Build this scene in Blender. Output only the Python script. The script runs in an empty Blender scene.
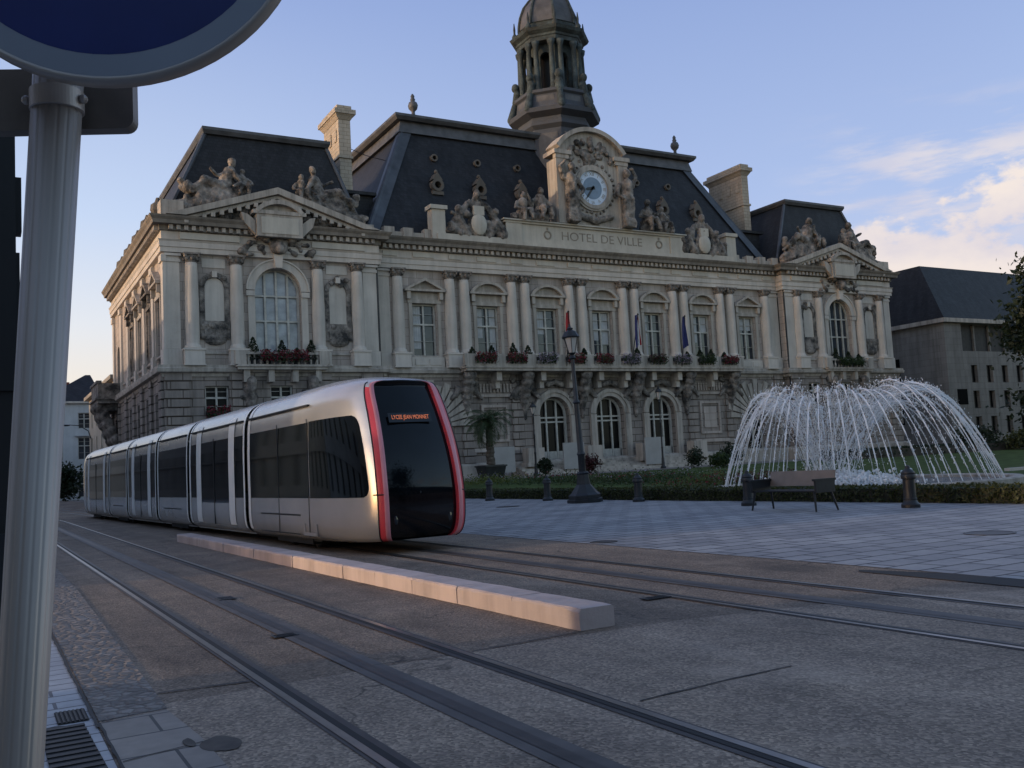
import bpy, bmesh, math, random
from mathutils import Vector, Matrix
R = math.radians
PI = math.pi
scene = bpy.context.scene
COL = scene.collection
rnd = random.Random(7)

# ------------------------------------------------------------------ mesh builder
class MB:
    def __init__(s, M=None):
        s.v = []; s.f = []; s.M = M
    def vert(s, p):
        p = Vector(p)
        if s.M is not None: p = s.M @ p
        s.v.append(p); return len(s.v) - 1
    def face(s, pts):
        s.f.append([s.vert(p) for p in pts])
    def grid(s, rows, closed=False):
        ids = [[s.vert(p) for p in r] for r in rows]
        n = len(ids[0])
        for i in range(len(ids) - 1):
            for j in range(n if closed else n - 1):
                k = (j + 1) % n
                s.f.append([ids[i][j], ids[i][k], ids[i+1][k], ids[i+1][j]])
        return ids
    def box(s, x0, x1, y0, y1, z0, z1):
        if x1 < x0: x0, x1 = x1, x0
        if y1 < y0: y0, y1 = y1, y0
        c = [s.vert(p) for p in ((x0,y0,z0),(x1,y0,z0),(x1,y1,z0),(x0,y1,z0),(x0,y0,z1),(x1,y0,z1),(x1,y1,z1),(x0,y1,z1))]
        for q in ((3,2,1,0),(4,5,6,7),(0,1,5,4),(1,2,6,5),(2,3,7,6),(3,0,4,7)):
            s.f.append([c[i] for i in q])
    def frustum(s, b0, b1, z0, z1):
        # b = (x0,x1,y0,y1)
        lo = [(b0[0],b0[2],z0),(b0[1],b0[2],z0),(b0[1],b0[3],z0),(b0[0],b0[3],z0)]
        hi = [(b1[0],b1[2],z1),(b1[1],b1[2],z1),(b1[1],b1[3],z1),(b1[0],b1[3],z1)]
        c = [s.vert(p) for p in lo + hi]
        for q in ((3,2,1,0),(4,5,6,7),(0,1,5,4),(1,2,6,5),(2,3,7,6),(3,0,4,7)):
            s.f.append([c[i] for i in q])
    def prism_xz(s, poly, y0, y1):
        # poly (x,z) counter-clockwise seen from the front (-y)
        a = [s.vert((x, y0, z)) for x, z in poly]; b = [s.vert((x, y1, z)) for x, z in poly]
        n = len(poly)
        s.f.append(a); s.f.append(b[::-1])
        for i in range(n):
            j = (i + 1) % n
            s.f.append([a[j], a[i], b[i], b[j]])
    def prism_xy(s, poly, z0, z1):
        a = [s.vert((x, y, z0)) for x, y in poly]; b = [s.vert((x, y, z1)) for x, y in poly]
        n = len(poly)
        s.f.append(a[::-1]); s.f.append(b)
        for i in range(n):
            j = (i + 1) % n
            s.f.append([a[i], a[j], b[j], b[i]])
    def lathe(s, prof, c=(0,0,0), n=12, a0=0.0, caps=True):
        rows = []
        for r, z in prof:
            rows.append([(c[0]+r*math.cos(a0+2*PI*k/n), c[1]+r*math.sin(a0+2*PI*k/n), c[2]+z) for k in range(n)])
        ids = s.grid(rows, closed=True)
        if caps:
            s.f.append(ids[0][::-1]); s.f.append(ids[-1])
    def tube(s, pts, rad, n=6, caps=True):
        pts = [Vector(p) for p in pts]
        if not isinstance(rad, (list, tuple)): rad = [rad]*len(pts)
        rows = []
        up = None
        for i, p in enumerate(pts):
            a = pts[max(0,i-1)]; b = pts[min(len(pts)-1,i+1)]
            t = (b-a)
            t = t.normalized() if t.length > 1e-9 else Vector((0,0,1))
            if up is None:
                up = Vector((0,0,1)) if abs(t.z) < .9 else Vector((1,0,0))
            u = t.cross(up)
            if u.length < 1e-6: u = t.cross(Vector((1,0,0)))
            u.normalize(); w = u.cross(t); up = w
            rows.append([p + (u*math.cos(2*PI*k/n) + w*math.sin(2*PI*k/n))*rad[i] for k in range(n)])
        ids = s.grid(rows, closed=True)
        if caps:
            s.f.append(ids[0][::-1]); s.f.append(ids[-1])
    def capsule(s, a, b, ra, rb, n=8):
        a = Vector(a); b = Vector(b); d = b-a
        if d.length < 1e-6: d = Vector((0,0,.01)); b = a+d
        t = d.normalized()
        pts = []; rad = []
        for k in range(4):
            an = PI/2*(1-k/3.0)
            pts.append(a - t*ra*math.sin(an)); rad.append(max(ra*math.cos(an), .004))
        for k in range(4):
            an = PI/2*k/3.0
            pts.append(b + t*rb*math.sin(an)); rad.append(max(rb*math.cos(an), .004))
        s.tube(pts, rad, n)
    def ball(s, c, rx, ry=None, rz=None, n=8, m=6):
        ry = rx if ry is None else ry; rz = rx if rz is None else rz
        rows = []
        for i in range(m+1):
            t = -PI/2 + PI*i/m
            cr = max(math.cos(t), .02)
            rows.append([(c[0]+rx*cr*math.cos(2*PI*k/n), c[1]+ry*cr*math.sin(2*PI*k/n), c[2]+rz*math.sin(t)) for k in range(n)])
        ids = s.grid(rows, closed=True)
        s.f.append(ids[0][::-1]); s.f.append(ids[-1])
    def leaf(s, c, size, rng, flat=0.0):
        # small bent leaf of two triangles
        d = Vector((rng.gauss(0,1), rng.gauss(0,1), rng.gauss(0,1)*(1-flat)))
        if d.length < 1e-3: d = Vector((1,0,0))
        d.normalize()
        u = d.cross(Vector((rng.gauss(0,1), rng.gauss(0,1), rng.gauss(0,1))))
        if u.length < 1e-3: u = d.cross(Vector((0,0,1)))
        u.normalize(); c = Vector(c)
        w = size*rng.uniform(.6,1.25)
        s.face([c-d*w, c+u*w*.55, c+d*w, c-u*w*.55])
    # architecture -------------------------------------------------------
    def arch_fill(s, cx, spring, r, x0, x1, ztop, y0, y1, n=14):
        pts = [(cx - r*math.cos(PI*k/n), spring + r*math.sin(PI*k/n)) for k in range(n+1)]
        for k in range(n):
            (xa,za),(xb,zb) = pts[k], pts[k+1]
            s.face([(xa,y0,za),(xb,y0,zb),(xb,y0,ztop),(xa,y0,ztop)])
            s.face([(xb,y1,zb),(xa,y1,za),(xa,y1,ztop),(xb,y1,ztop)])
            s.face([(xa,y1,za),(xb,y1,zb),(xb,y0,zb),(xa,y0,za)])
        s.face([(cx-r,y0,ztop),(cx+r,y0,ztop),(cx+r,y1,ztop),(cx-r,y1,ztop)])
        if x0 < cx-r-1e-4: s.box(x0, cx-r, y0, y1, spring, ztop)
        if x1 > cx+r+1e-4: s.box(cx+r, x1, y0, y1, spring, ztop)
    def arch_ring(s, cx, spring, r0, r1, y0, y1, n=18, a0=0.0, a1=PI):
        rows = []
        for k in range(n+1):
            a = PI - (a0 + (a1-a0)*k/n)
            c, q = math.cos(a), math.sin(a)
            rows.append([(cx+r0*c,y0,spring+r0*q),(cx+r1*c,y0,spring+r1*q),(cx+r1*c,y1,spring+r1*q),(cx+r0*c,y1,spring+r0*q)])
        ids = s.grid([r[::-1] for r in rows], closed=True)
        s.f.append(ids[0]); s.f.append(ids[-1][::-1])
    def wall(s, x0, x1, z0, z1, y0, y1, ops):
        # ops: (cx, halfwidth, zbottom, ztop, arch)
        x = x0
        for cx, hw, zb, zt, arch in sorted(ops):
            if cx-hw > x + 1e-4: s.box(x, cx-hw, y0, y1, z0, z1)
            if zb > z0 + 1e-4: s.box(cx-hw, cx+hw, y0, y1, z0, zb)
            if arch:
                s.arch_fill(cx, zt-hw, hw, cx-hw, cx+hw, z1, y0, y1)
            elif zt < z1 - 1e-4:
                s.box(cx-hw, cx+hw, y0, y1, zt, z1)
            x = cx+hw
        if x < x1 - 1e-4: s.box(x, x1, y0, y1, z0, z1)
    def band(s, path, prof, closed=False):
        # path (x,y) with outside on the right-hand side when walking; prof (offset outward, z)
        n = len(path)
        def nrm(a, b):
            d = Vector((b[0]-a[0], b[1]-a[1])); d.normalize(); return Vector((d.y, -d.x))
        mit = []
        for i in range(n):
            if closed or 0 < i < n-1:
                n0 = nrm(path[i-1], path[i]); n1 = nrm(path[i], path[(i+1)%n])
                m = (n0+n1); m = m / max(m.dot(n0), .2)
            elif i == 0: m = nrm(path[0], path[1])
            else: m = nrm(path[-2], path[-1])
            mit.append(m)
        rows = []
        for o, z in prof:
            rows.append([(path[i][0]+mit[i].x*o, path[i][1]+mit[i].y*o, z) for i in range(n)])
        s.grid(rows, closed=closed)
    def pieces(s):
        n = len(s.v); par = list(range(n))
        def find(a):
            while par[a] != a: par[a] = par[par[a]]; a = par[a]
            return a
        for f in s.f:
            r = find(f[0])
            for i in f[1:]: par[find(i)] = r
        isl = {}
        for i in range(n): isl.setdefault(find(i), []).append(i)
        keys = list(isl); k = len(keys)
        if k < 2 or k > 900: return [s]
        bb = []
        for q in keys:
            vs = [s.v[i] for i in isl[q]]
            lo = [min(v[a] for v in vs) for a in range(3)]; hi = [max(v[a] for v in vs) for a in range(3)]
            bb.append((lo, hi, max(hi[a]-lo[a] for a in range(3))))
        gp = list(range(k))
        def gf(a):
            while gp[a] != a: gp[a] = gp[gp[a]]; a = gp[a]
            return a
        for i in range(k):
            for j in range(i+1, k):
                if gf(i) == gf(j): continue
                A, B = bb[i], bb[j]
                g2 = sum(max(0, A[0][a]-B[1][a], B[0][a]-A[1][a])**2 for a in range(3))
                if g2 <= max(.02, .495*max(A[2], B[2]))**2: gp[gf(i)] = gf(j)
        grp = {}
        for i in range(k): grp.setdefault(gf(i), set()).add(keys[i])
        if len(grp) < 2 or len(grp) > 90: return [s]
        owner = {}
        for g, ks in grp.items():
            for q in ks: owner[q] = g
        out = {g: MB() for g in grp}; new = {}
        for i in range(n):
            m = out[owner[find(i)]]; m.v.append(s.v[i]); new[i] = len(m.v)-1
        for f in s.f: out[owner[find(f[0])]].f.append([new[i] for i in f])
        return list(out.values())
    WHOLE = {'foliage','leaves','crown','flowers','fronds','foam_jet','splash','groove','display_text','trunk','twigs'}
    def build(s, name, mat, parent=None, smooth=False, loc=None, rot=None, auto=None):
        if parent is not None and name not in MB.WHOLE:
            ps = s.pieces()
            if len(ps) > 1:
                return [q.build1(name, mat, parent, smooth, loc, rot, auto) for q in ps][0]
        return s.build1(name, mat, parent, smooth, loc, rot, auto)
    def build1(s, name, mat, parent=None, smooth=False, loc=None, rot=None, auto=None):
        me = bpy.data.meshes.new(name)
        me.from_pydata([tuple(p) for p in s.v], [], s.f)
        me.materials.append(mat)
        me.validate(); me.update()
        if smooth:
            me.polygons.foreach_set('use_smooth', [True]*len(me.polygons))
        o = bpy.data.objects.new(name, me)
        COL.objects.link(o)
        if auto:
            bm = bmesh.new(); bm.from_mesh(me)
            bmesh.ops.remove_doubles(bm, verts=bm.verts, dist=1e-4)
            for e in bm.edges:
                if len(e.link_faces) == 2 and e.calc_face_angle(0) > R(auto): e.smooth = False
            for f in bm.faces: f.smooth = True
            bm.to_mesh(me); bm.free()
        if parent is not None: o.parent = parent
        if loc is not None: o.location = loc
        if rot is not None: o.rotation_euler = rot
        return o

def tag(o, label, cat, group=None, kind=None):
    if label: o['label'] = label
    if cat: o['category'] = cat
    if group: o['group'] = group
    if kind: o['kind'] = kind
    return o
def struct(o):
    o['kind'] = 'structure'; return o
def thing(name, label, cat, loc=(0,0,0), rotz=0.0, group=None):
    o = bpy.data.objects.new(name, None); COL.objects.link(o)
    o.location = loc; o.rotation_euler = (0,0,rotz); o.empty_display_size = .3
    return tag(o, label, cat, group)
KIDS = {}
def dup_tree(o, parent=None):
    c = o.copy(); COL.objects.link(c)
    if parent is not None: c.parent = parent
    for ch in list(o.children): dup_tree(ch, c)
    return c
def part_copy(o, parent, dx=0, dy=0, dz=0):
    c = dup_tree(o, parent); c.location = o.location + Vector((dx,dy,dz)); return c
def remeshed(mb, name, mat, parent=None, voxel=.08, noise=0.0, seed=0, smooth=True):
    ps = mb.pieces()
    if len(ps) > 1: return [remeshed(q, name, mat, parent, voxel, noise, seed, smooth) for q in ps][0]
    o = mb.build(name, mat)
    m = o.modifiers.new('r', 'REMESH'); m.mode = 'VOXEL'; m.voxel_size = voxel
    dg = bpy.context.evaluated_depsgraph_get(); dg.update()
    me = bpy.data.meshes.new_from_object(o.evaluated_get(dg), depsgraph=dg)
    o.modifiers.clear(); old = o.data; o.data = me; bpy.data.meshes.remove(old); me.name = name
    if not me.materials: me.materials.append(mat)
    if noise:
        from mathutils import noise as N
        for v in me.vertices:
            q = v.co*1.7 + Vector((seed*3.1,0,0))
            v.co += Vector((N.noise(q), N.noise(q+Vector((9,0,0))), N.noise(q+Vector((0,9,0)))))*noise
            q = v.co*4.5
            v.co += Vector((N.noise(q), N.noise(q+Vector((9,0,0))), N.noise(q+Vector((0,9,0)))))*noise*.5
    me.polygons.foreach_set('use_smooth', [smooth]*len(me.polygons))
    if parent is not None: o.parent = parent
    return o

# ------------------------------------------------------------------ materials
class NT:
    def __init__(s, name):
        s.m = bpy.data.materials.new(name); s.m.use_nodes = True
        s.t = s.m.node_tree; s.n = s.t.nodes; s.b = s.n['Principled BSDF']
    def add(s, typ, **kw):
        n = s.n.new(typ)
        for k, v in kw.items():
            if k in n.inputs: n.inputs[k].default_value = v
            else: setattr(n, k, v)
        return n
    def link(s, a, b): s.t.links.new(a, b)
    def coord(s, scale=(1,1,1), rot=(0,0,0)):
        tc = s.add('ShaderNodeTexCoord'); mp = s.add('ShaderNodeMapping')
        mp.inputs['Scale'].default_value = scale; mp.inputs['Rotation'].default_value = rot
        s.link(tc.outputs['Object'], mp.inputs['Vector']); return mp.outputs['Vector']
    def noise(s, vec, scale, detail=4, rough=.55):
        n = s.add('ShaderNodeTexNoise'); n.inputs['Scale'].default_value = scale
        n.inputs['Detail'].default_value = detail; n.inputs['Roughness'].default_value = rough
        s.link(vec, n.inputs['Vector']); return n.outputs['Fac']
    def ramp(s, fac, stops):
        r = s.add('ShaderNodeValToRGB'); e = r.color_ramp.elements
        while len(e) < len(stops): e.new(.5)
        for i, (p, c) in enumerate(stops):
            e[i].position = p; e[i].color = (c[0], c[1], c[2], 1)
        s.link(fac, r.inputs['Fac']); return r.outputs['Color']
    def mix(s, fac, a, b, mode='MIX'):
        m = s.add('ShaderNodeMix'); m.data_type = 'RGBA'; m.blend_type = mode
        for sock, v in ((m.inputs[0], fac), (m.inputs[6], a), (m.inputs[7], b)):
            if hasattr(v, 'links'): s.link(v, sock)
            elif isinstance(v, (int, float)): sock.default_value = v
            else: sock.default_value = (v[0], v[1], v[2], 1)
        return m.outputs[2]
    def bump(s, h, strength=.3, dist=.02):
        b = s.add('ShaderNodeBump'); b.inputs['Strength'].default_value = strength; b.inputs['Distance'].default_value = dist
        s.link(h, b.inputs['Height']); s.link(b.outputs['Normal'], s.b.inputs['Normal'])
    def base(s, c):
        if hasattr(c, 'links'): s.link(c, s.b.inputs['Base Color'])
        else: s.b.inputs['Base Color'].default_value = (c[0], c[1], c[2], 1)
    def rough(s, v):
        if hasattr(v, 'links'): s.link(v, s.b.inputs['Roughness'])
        else: s.b.inputs['Roughness'].default_value = v
def plain(name, c, rough=.6, metal=0.0, var=.25, scale=3.0, bump=0.0, spec=None):
    t = NT(name); v = t.coord()
    f = t.noise(v, scale, 5)
    t.base(t.ramp(f, [(.3, tuple(x*(1-var) for x in c)), (.7, tuple(min(1, x*(1+var)) for x in c))]))
    t.rough(rough); t.b.inputs['Metallic'].default_value = metal
    if spec is not None: t.b.inputs['Specular IOR Level'].default_value = spec
    if bump: t.bump(t.noise(v, scale*6, 4), bump, .02)
    return t.m
def stone(name, c, dark=(.06,.055,.05), amount=.5, blocks=None, bump=.25):
    t = NT(name); v = t.coord()
    big = t.noise(v, .35, 5, .6); streak = t.noise(t.coord((2.2,2.2,.16)), 1.0, 5, .65); fine = t.noise(v, 6, 5, .6)
    col = t.ramp(big, [(.3, tuple(x*.8 for x in c)), (.7, tuple(x*1.12 for x in c))])
    if blocks:
        br = t.add('ShaderNodeTexBrick'); tc = t.add('ShaderNodeTexCoord')
        sx = t.add('ShaderNodeSeparateXYZ'); t.link(tc.outputs['Object'], sx.inputs[0])
        ad = t.add('ShaderNodeMath'); ad.operation = 'ADD'; t.link(sx.outputs[0], ad.inputs[0]); t.link(sx.outputs[1], ad.inputs[1])
        cb = t.add('ShaderNodeCombineXYZ'); t.link(ad.outputs[0], cb.inputs[0]); t.link(sx.outputs[2], cb.inputs[1])
        t.link(cb.outputs[0], br.inputs['Vector'])
        br.inputs['Scale'].default_value = 1.0; br.inputs['Brick Width'].default_value = blocks[0]; br.inputs['Row Height'].default_value = blocks[1]
        br.inputs['Mortar Size'].default_value = blocks[2]; br.inputs['Mortar Smooth'].default_value = .2
        br.inputs['Color1'].default_value = (1,1,1,1); br.inputs['Color2'].default_value = (.86,.86,.86,1); br.inputs['Mortar'].default_value = (.33,.31,.29,1)
        col = t.mix(1.0, col, br.outputs['Color'], 'MULTIPLY')
    m = t.mix(1.0, t.ramp(streak, [(.42,(0,0,0)),(.75,(1,1,1))]), t.ramp(fine, [(.2,(.5,.5,.5)),(.8,(1,1,1))]), 'MULTIPLY')
    sc = t.add('ShaderNodeMath'); sc.operation = 'MULTIPLY'; sc.inputs[1].default_value = amount; sc.use_clamp = True
    t.link(m, sc.inputs[0])
    t.base(t.mix(sc.outputs[0], col, dark)); t.rough(.85); t.b.inputs['Specular IOR Level'].default_value = .25
    t.bump(fine, bump, .03)
    return t.m
def carved(name, c, dark=(.03,.028,.027)):
    t = NT(name); v = t.coord()
    f = t.noise(v, 2.3, 6, .7); g = t.noise(v, 1.0, 3)
    k = t.mix(.5, f, g)
    t.base(t.ramp(k, [(.40, dark), (.50, tuple(x*.42 for x in c)), (.66, c)])); t.rough(.9)
    t.bump(t.noise(v, 7, 6, .7), .8, .12)
    return t.m
def slate(name, c=(.015,.0155,.019)):
    t = NT(name)
    tc = t.add('ShaderNodeTexCoord'); sx = t.add('ShaderNodeSeparateXYZ'); t.link(tc.outputs['Object'], sx.inputs[0])
    ad = t.add('ShaderNodeMath'); ad.operation = 'ADD'; t.link(sx.outputs[0], ad.inputs[0]); t.link(sx.outputs[1], ad.inputs[1])
    cb = t.add('ShaderNodeCombineXYZ'); t.link(ad.outputs[0], cb.inputs[0]); t.link(sx.outputs[2], cb.inputs[1])
    br = t.add('ShaderNodeTexBrick'); t.link(cb.outputs[0], br.inputs['Vector'])
    br.inputs['Scale'].default_value = 1; br.inputs['Brick Width'].default_value = .3; br.inputs['Row Height'].default_value = .22; br.inputs['Mortar Size'].default_value = .012
    br.inputs['Color1'].default_value = (c[0]*1.35,c[1]*1.35,c[2]*1.35,1); br.inputs['Color2'].default_value = (c[0]*.75,c[1]*.75,c[2]*.75,1); br.inputs['Mortar'].default_value = (c[0]*.35,c[1]*.35,c[2]*.35,1)
    n = t.noise(t.coord((1.2,1.2,.2)), 1.0, 5, .6)
    t.base(t.mix(1.0, br.outputs['Color'], t.ramp(n, [(.3,(.6,.6,.6)),(.75,(1.5,1.5,1.45))]), 'MULTIPLY'))
    t.rough(.62); t.b.inputs['Specular IOR Level'].default_value = .3; t.bump(br.outputs['Fac'], .35, .02)
    return t.m
def leafmat(name, c, var=.5):
    t = NT(name); v = t.coord()
    f = t.noise(v, 2.2, 4); g = t.noise(v, 14, 2)
    k = t.mix(.5, f, g)
    t.base(t.ramp(k, [(.32, tuple(x*(1-var) for x in c)), (.68, tuple(x*(1+var) for x in c))]))
    t.rough(.55); t.b.inputs['Specular IOR Level'].default_value = .3
    tr = t.add('ShaderNodeBsdfTranslucent'); tr.inputs['Color'].default_value = (c[0]*1.3, c[1]*1.4, c[2]*.8, 1)
    mx = t.add('ShaderNodeMixShader'); mx.inputs[0].default_value = .25
    out = t.n['Material Output']
    t.link(t.b.outputs[0], mx.inputs[1]); t.link(tr.outputs[0], mx.inputs[2]); t.link(mx.outputs[0], out.inputs['Surface'])
    return t.m
def asphalt(name, c=(.135,.106,.084), warm=(.30,.238,.188)):
    t = NT(name); v = t.coord()
    big = t.noise(v, .22, 6, .65); mid = t.noise(v, 1.6, 5, .6); lanes = t.noise(t.coord((1.1,.09,1)), 1.0, 5, .6)
    vo = t.add('ShaderNodeTexVoronoi'); vo.inputs['Scale'].default_value = 55; t.link(v, vo.inputs['Vector'])
    col = t.ramp(t.mix(.5, big, lanes), [(.36, c), (.66, warm)])
    col = t.mix(1.0, col, t.ramp(mid, [(.25,(.72,.72,.74)),(.8,(1.2,1.18,1.14))]), 'MULTIPLY')
    col = t.mix(.55, col, t.mix(1.0, col, t.ramp(vo.outputs['Color'], [(.15,(.35,.35,.36)),(.55,(.95,.95,.95)),(.9,(1.9,1.85,1.75))]), 'MULTIPLY'))
    wv = t.add('ShaderNodeVectorMath'); wv.operation = 'ADD'; t.link(v, wv.inputs[0])
    nz = t.add('ShaderNodeTexNoise'); nz.inputs['Scale'].default_value = 3.0; nz.inputs['Detail'].default_value = 4; t.link(v, nz.inputs['Vector'])
    sc_ = t.add('ShaderNodeVectorMath'); sc_.operation = 'SCALE'; sc_.inputs['Scale'].default_value = .35; t.link(nz.outputs['Color'], sc_.inputs[0]); t.link(sc_.outputs[0], wv.inputs[1])
    ce = t.add('ShaderNodeTexVoronoi'); ce.feature = 'DISTANCE_TO_EDGE'; ce.inputs['Scale'].default_value = .42; t.link(wv.outputs[0], ce.inputs['Vector'])
    crack = t.mix(1.0, t.ramp(ce.outputs['Distance'], [(.0,(1,1,1)),(.0075,(0,0,0))]), t.ramp(t.noise(v, .6, 2), [(.50,(0,0,0)),(.60,(.8,.8,.8))]), 'MULTIPLY')
    col = t.mix(crack, col, (.03,.027,.025))
    oil = t.ramp(t.noise(t.coord((.9,.35,1)), 1.1, 6, .6), [(.56,(0,0,0)),(.72,(.55,.55,.55))])
    col = t.mix(oil, col, (.05,.044,.04))
    pale = t.ramp(t.noise(t.coord((.7,.5,1), (0,0,.5)), .9, 6, .65), [(.55,(0,0,0)),(.75,(.5,.5,.5))])
    col = t.mix(pale, col, tuple(x*1.35 for x in warm))
    t.base(col)
    t.rough(t.ramp(big, [(.3,(.62,.62,.62)),(.7,(.85,.85,.85))]))
    t.b.inputs['Specular IOR Level'].default_value = .18
    t.bump(vo.outputs['Distance'], .6, .012)
    return t.m
def pavers(name, w, hgt, c1, c2, mortar, msize=.008, rot=0.0):
    t = NT(name); v = t.coord((1,1,1), (0,0,rot))
    br = t.add('ShaderNodeTexBrick'); t.link(v, br.inputs['Vector'])
    br.inputs['Scale'].default_value = 1; br.inputs['Brick Width'].default_value = w; br.inputs['Row Height'].default_value = hgt
    br.inputs['Mortar Size'].default_value = msize; br.inputs['Bias'].default_value = 0.0
    br.inputs['Color1'].default_value = (*c1,1); br.inputs['Color2'].default_value = (*c2,1); br.inputs['Mortar'].default_value = (*mortar,1)
    n = t.noise(v, .5, 6, .65); f = t.noise(v, 9, 4)
    col = t.mix(1.0, br.outputs['Color'], t.ramp(n, [(.3,(.72,.73,.76)),(.72,(1.25,1.22,1.18))]), 'MULTIPLY')
    col = t.mix(1.0, col, t.ramp(f, [(.25,(.85,.85,.85)),(.75,(1.12,1.12,1.12))]), 'MULTIPLY')
    t.base(col); t.rough(.6); t.b.inputs['Specular IOR Level'].default_value = .4
    t.bump(br.outputs['Fac'], .5, -.01)
    return t.m

M = {}
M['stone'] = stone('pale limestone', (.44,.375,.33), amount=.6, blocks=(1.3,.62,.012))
M['column'] = stone('column limestone', (.52,.465,.41), amount=.35)
M['trim'] = stone('trim limestone', (.42,.37,.32), amount=.95)
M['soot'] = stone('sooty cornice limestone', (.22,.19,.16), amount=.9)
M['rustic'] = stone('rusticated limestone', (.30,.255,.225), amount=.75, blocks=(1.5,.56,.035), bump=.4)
M['carved'] = carved('carved weathered limestone', (.38,.33,.29))
M['panel'] = stone('inscribed limestone', (.47,.43,.37), amount=.3)
M['letters'] = plain('incised lettering worn', (.21,.18,.145), .8)
M['slate'] = slate('slate tiles')
M['lead'] = plain('lead flashing', (.075,.075,.08), .6, .2, .35, 1.2)
M['hip'] = plain('zinc hip cover', (.065,.07,.08), .5, .4, .3, 1.0)
M['copper'] = carved('verdigris tower copper', (.085,.115,.125), (.03,.035,.035))
M['towerstone'] = stone('tower stone', (.13,.115,.10), amount=.7)
M['tower'] = stone('tower lead and stone', (.062,.072,.092), amount=.5)
M['chimney'] = stone('chimney stone', (.42,.36,.29), amount=.3, blocks=(.6,.3,.012))
M['frame'] = plain('window paint', (.40,.38,.34), .5)
M['glass'] = plain('window glass', (.035,.042,.052), .06, 0, .5, .6)
M['curtain'] = plain('curtained glass', (.30,.32,.35), .12, 0, .3, 1.5)
M['darkglass'] = plain('dark door glass', (.006,.006,.007), .3, 0, .3, spec=.15)
M['iron'] = plain('dark iron', (.022,.024,.027), .45, .3, .3)
M['asphalt'] = asphalt('asphalt')
M['concrete'] = asphalt('worn concrete', (.20,.160,.128), (.40,.325,.262))
M['pavers'] = pavers('plaza pavers', .66, .44, (.315,.315,.32), (.22,.222,.23), (.045,.046,.05), .024)
M['whitepavers'] = pavers('pale footway slabs', .42, .21, (.40,.41,.43), (.34,.35,.37), (.10,.10,.11), .012)
def cobbles(name):
    t = NT(name); v = t.coord()
    vo = t.add('ShaderNodeTexVoronoi'); vo.inputs['Scale'].default_value = 11; vo.inputs['Randomness'].default_value = .8; t.link(v, vo.inputs['Vector'])
    ve = t.add('ShaderNodeTexVoronoi'); ve.feature = 'DISTANCE_TO_EDGE'; ve.inputs['Scale'].default_value = 11; ve.inputs['Randomness'].default_value = .8; t.link(v, ve.inputs['Vector'])
    col = t.ramp(vo.outputs['Color'], [(.1,(.14,.125,.115)),(.9,(.31,.28,.255))])
    col = t.mix(1.0, col, t.ramp(t.noise(v, 30, 5), [(.25,(.7,.7,.7)),(.8,(1.2,1.2,1.2))]), 'MULTIPLY')
    col = t.mix(t.ramp(ve.outputs['Distance'], [(.02,(1,1,1)),(.12,(0,0,0))]), col, (.14,.125,.115))
    t.base(col); t.rough(.8); t.bump(t.ramp(ve.outputs['Distance'], [(0,(0,0,0)),(.3,(1,1,1))]), .9, .03)
    return t.m
M['setts'] = cobbles('granite setts')
M['slabs'] = pavers('concrete edge slabs', .9, .45, (.27,.235,.205), (.225,.198,.172), (.05,.05,.05), .010)
M['granite'] = stone('pink granite kerb', (.50,.415,.395), (.13,.11,.10), amount=.55, bump=.5)
M['rail'] = plain('rail steel', (.045,.040,.037), .5, .3, .35, 6)
M['railhead'] = plain('polished rail head', (.26,.25,.24), .3, .85, .2, 4)
M['groove'] = plain('rail groove', (.012,.012,.012), .8)
M['aps'] = plain('power rail resin', (.075,.066,.06), .6, .0, .35, 3)
M['joint'] = plain('bitumen joint', (.018,.018,.018), .7)
M['silver'] = plain('silver tram paint', (.50,.495,.485), .25, .55, .10, .8)
M['white'] = plain('white tram strip', (.80,.80,.78), .35, .1, .06)
M['tramglass'] = plain('tinted tram glass', (.004,.006,.008), .05, 0, .3, spec=.3)
M['void'] = plain('painted room darkness', (.006,.006,.006), .9, spec=.05)
M['black'] = plain('gloss black panel', (.004,.004,.006), .08, 0, .3)
M['rubber'] = plain('black rubber', (.010,.010,.010), .6)
M['red'] = plain('red band', (.55,.055,.075), .28, 0, .08)
M['pinkred'] = plain('pale red band', (.72,.27,.30), .25, 0, .08)
M['under'] = plain('underframe', (.012,.012,.012), .8)
def signblue():
    t = NT('blue sign face'); v = t.coord()
    sp_ = t.noise(v, 90, 3, .7); wash = t.noise(v, 5, 4)
    col = t.ramp(wash, [(.3,(.005,.017,.115)),(.7,(.008,.024,.15))])
    t.base(t.mix(t.ramp(sp_, [(.70,(0,0,0)),(.80,(.35,.35,.35))]), col, (.10,.13,.24))); t.rough(.38); return t.m
M['blue'] = signblue()
M['signgrey'] = plain('grey sign border', (.26,.29,.34), .45, .1, .08)
M['alu'] = plain('brushed aluminium', (.40,.355,.315), .45, .40, .06, 2)
M['signback'] = plain('galvanised bracket', (.20,.18,.16), .5, .5, .3, 8)
M['bark'] = plain('bark', (.075,.06,.045), .9, 0, .4, 5, .8)
M['hedge'] = leafmat('box hedge leaves', (.045,.052,.018))
M['leaf'] = leafmat('shrub leaves', (.030,.050,.018))
M['darkleaf'] = leafmat('dark conifer leaves', (.016,.026,.013))
M['palm'] = leafmat('palm leaves', (.042,.066,.03), .35)
M['yellowgreen'] = leafmat('yellow green bedding', (.085,.10,.025))
M['redleaf'] = leafmat('dark red leaves', (.055,.018,.02))
M['redflower'] = leafmat('red flowers', (.17,.02,.035), .5)
M['lilac'] = leafmat('pale lilac flowers', (.30,.25,.34), .4)
M['grass'] = plain('lawn', (.065,.088,.032), .95, 0, .4, 1.6, .9, spec=.05)
M['soil'] = plain('soil', (.05,.04,.03), .9, 0, .3, 3)
M['gravel'] = plain('forecourt gravel', (.16,.14,.125), .9, 0, .2, 1.0, .3)
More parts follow.
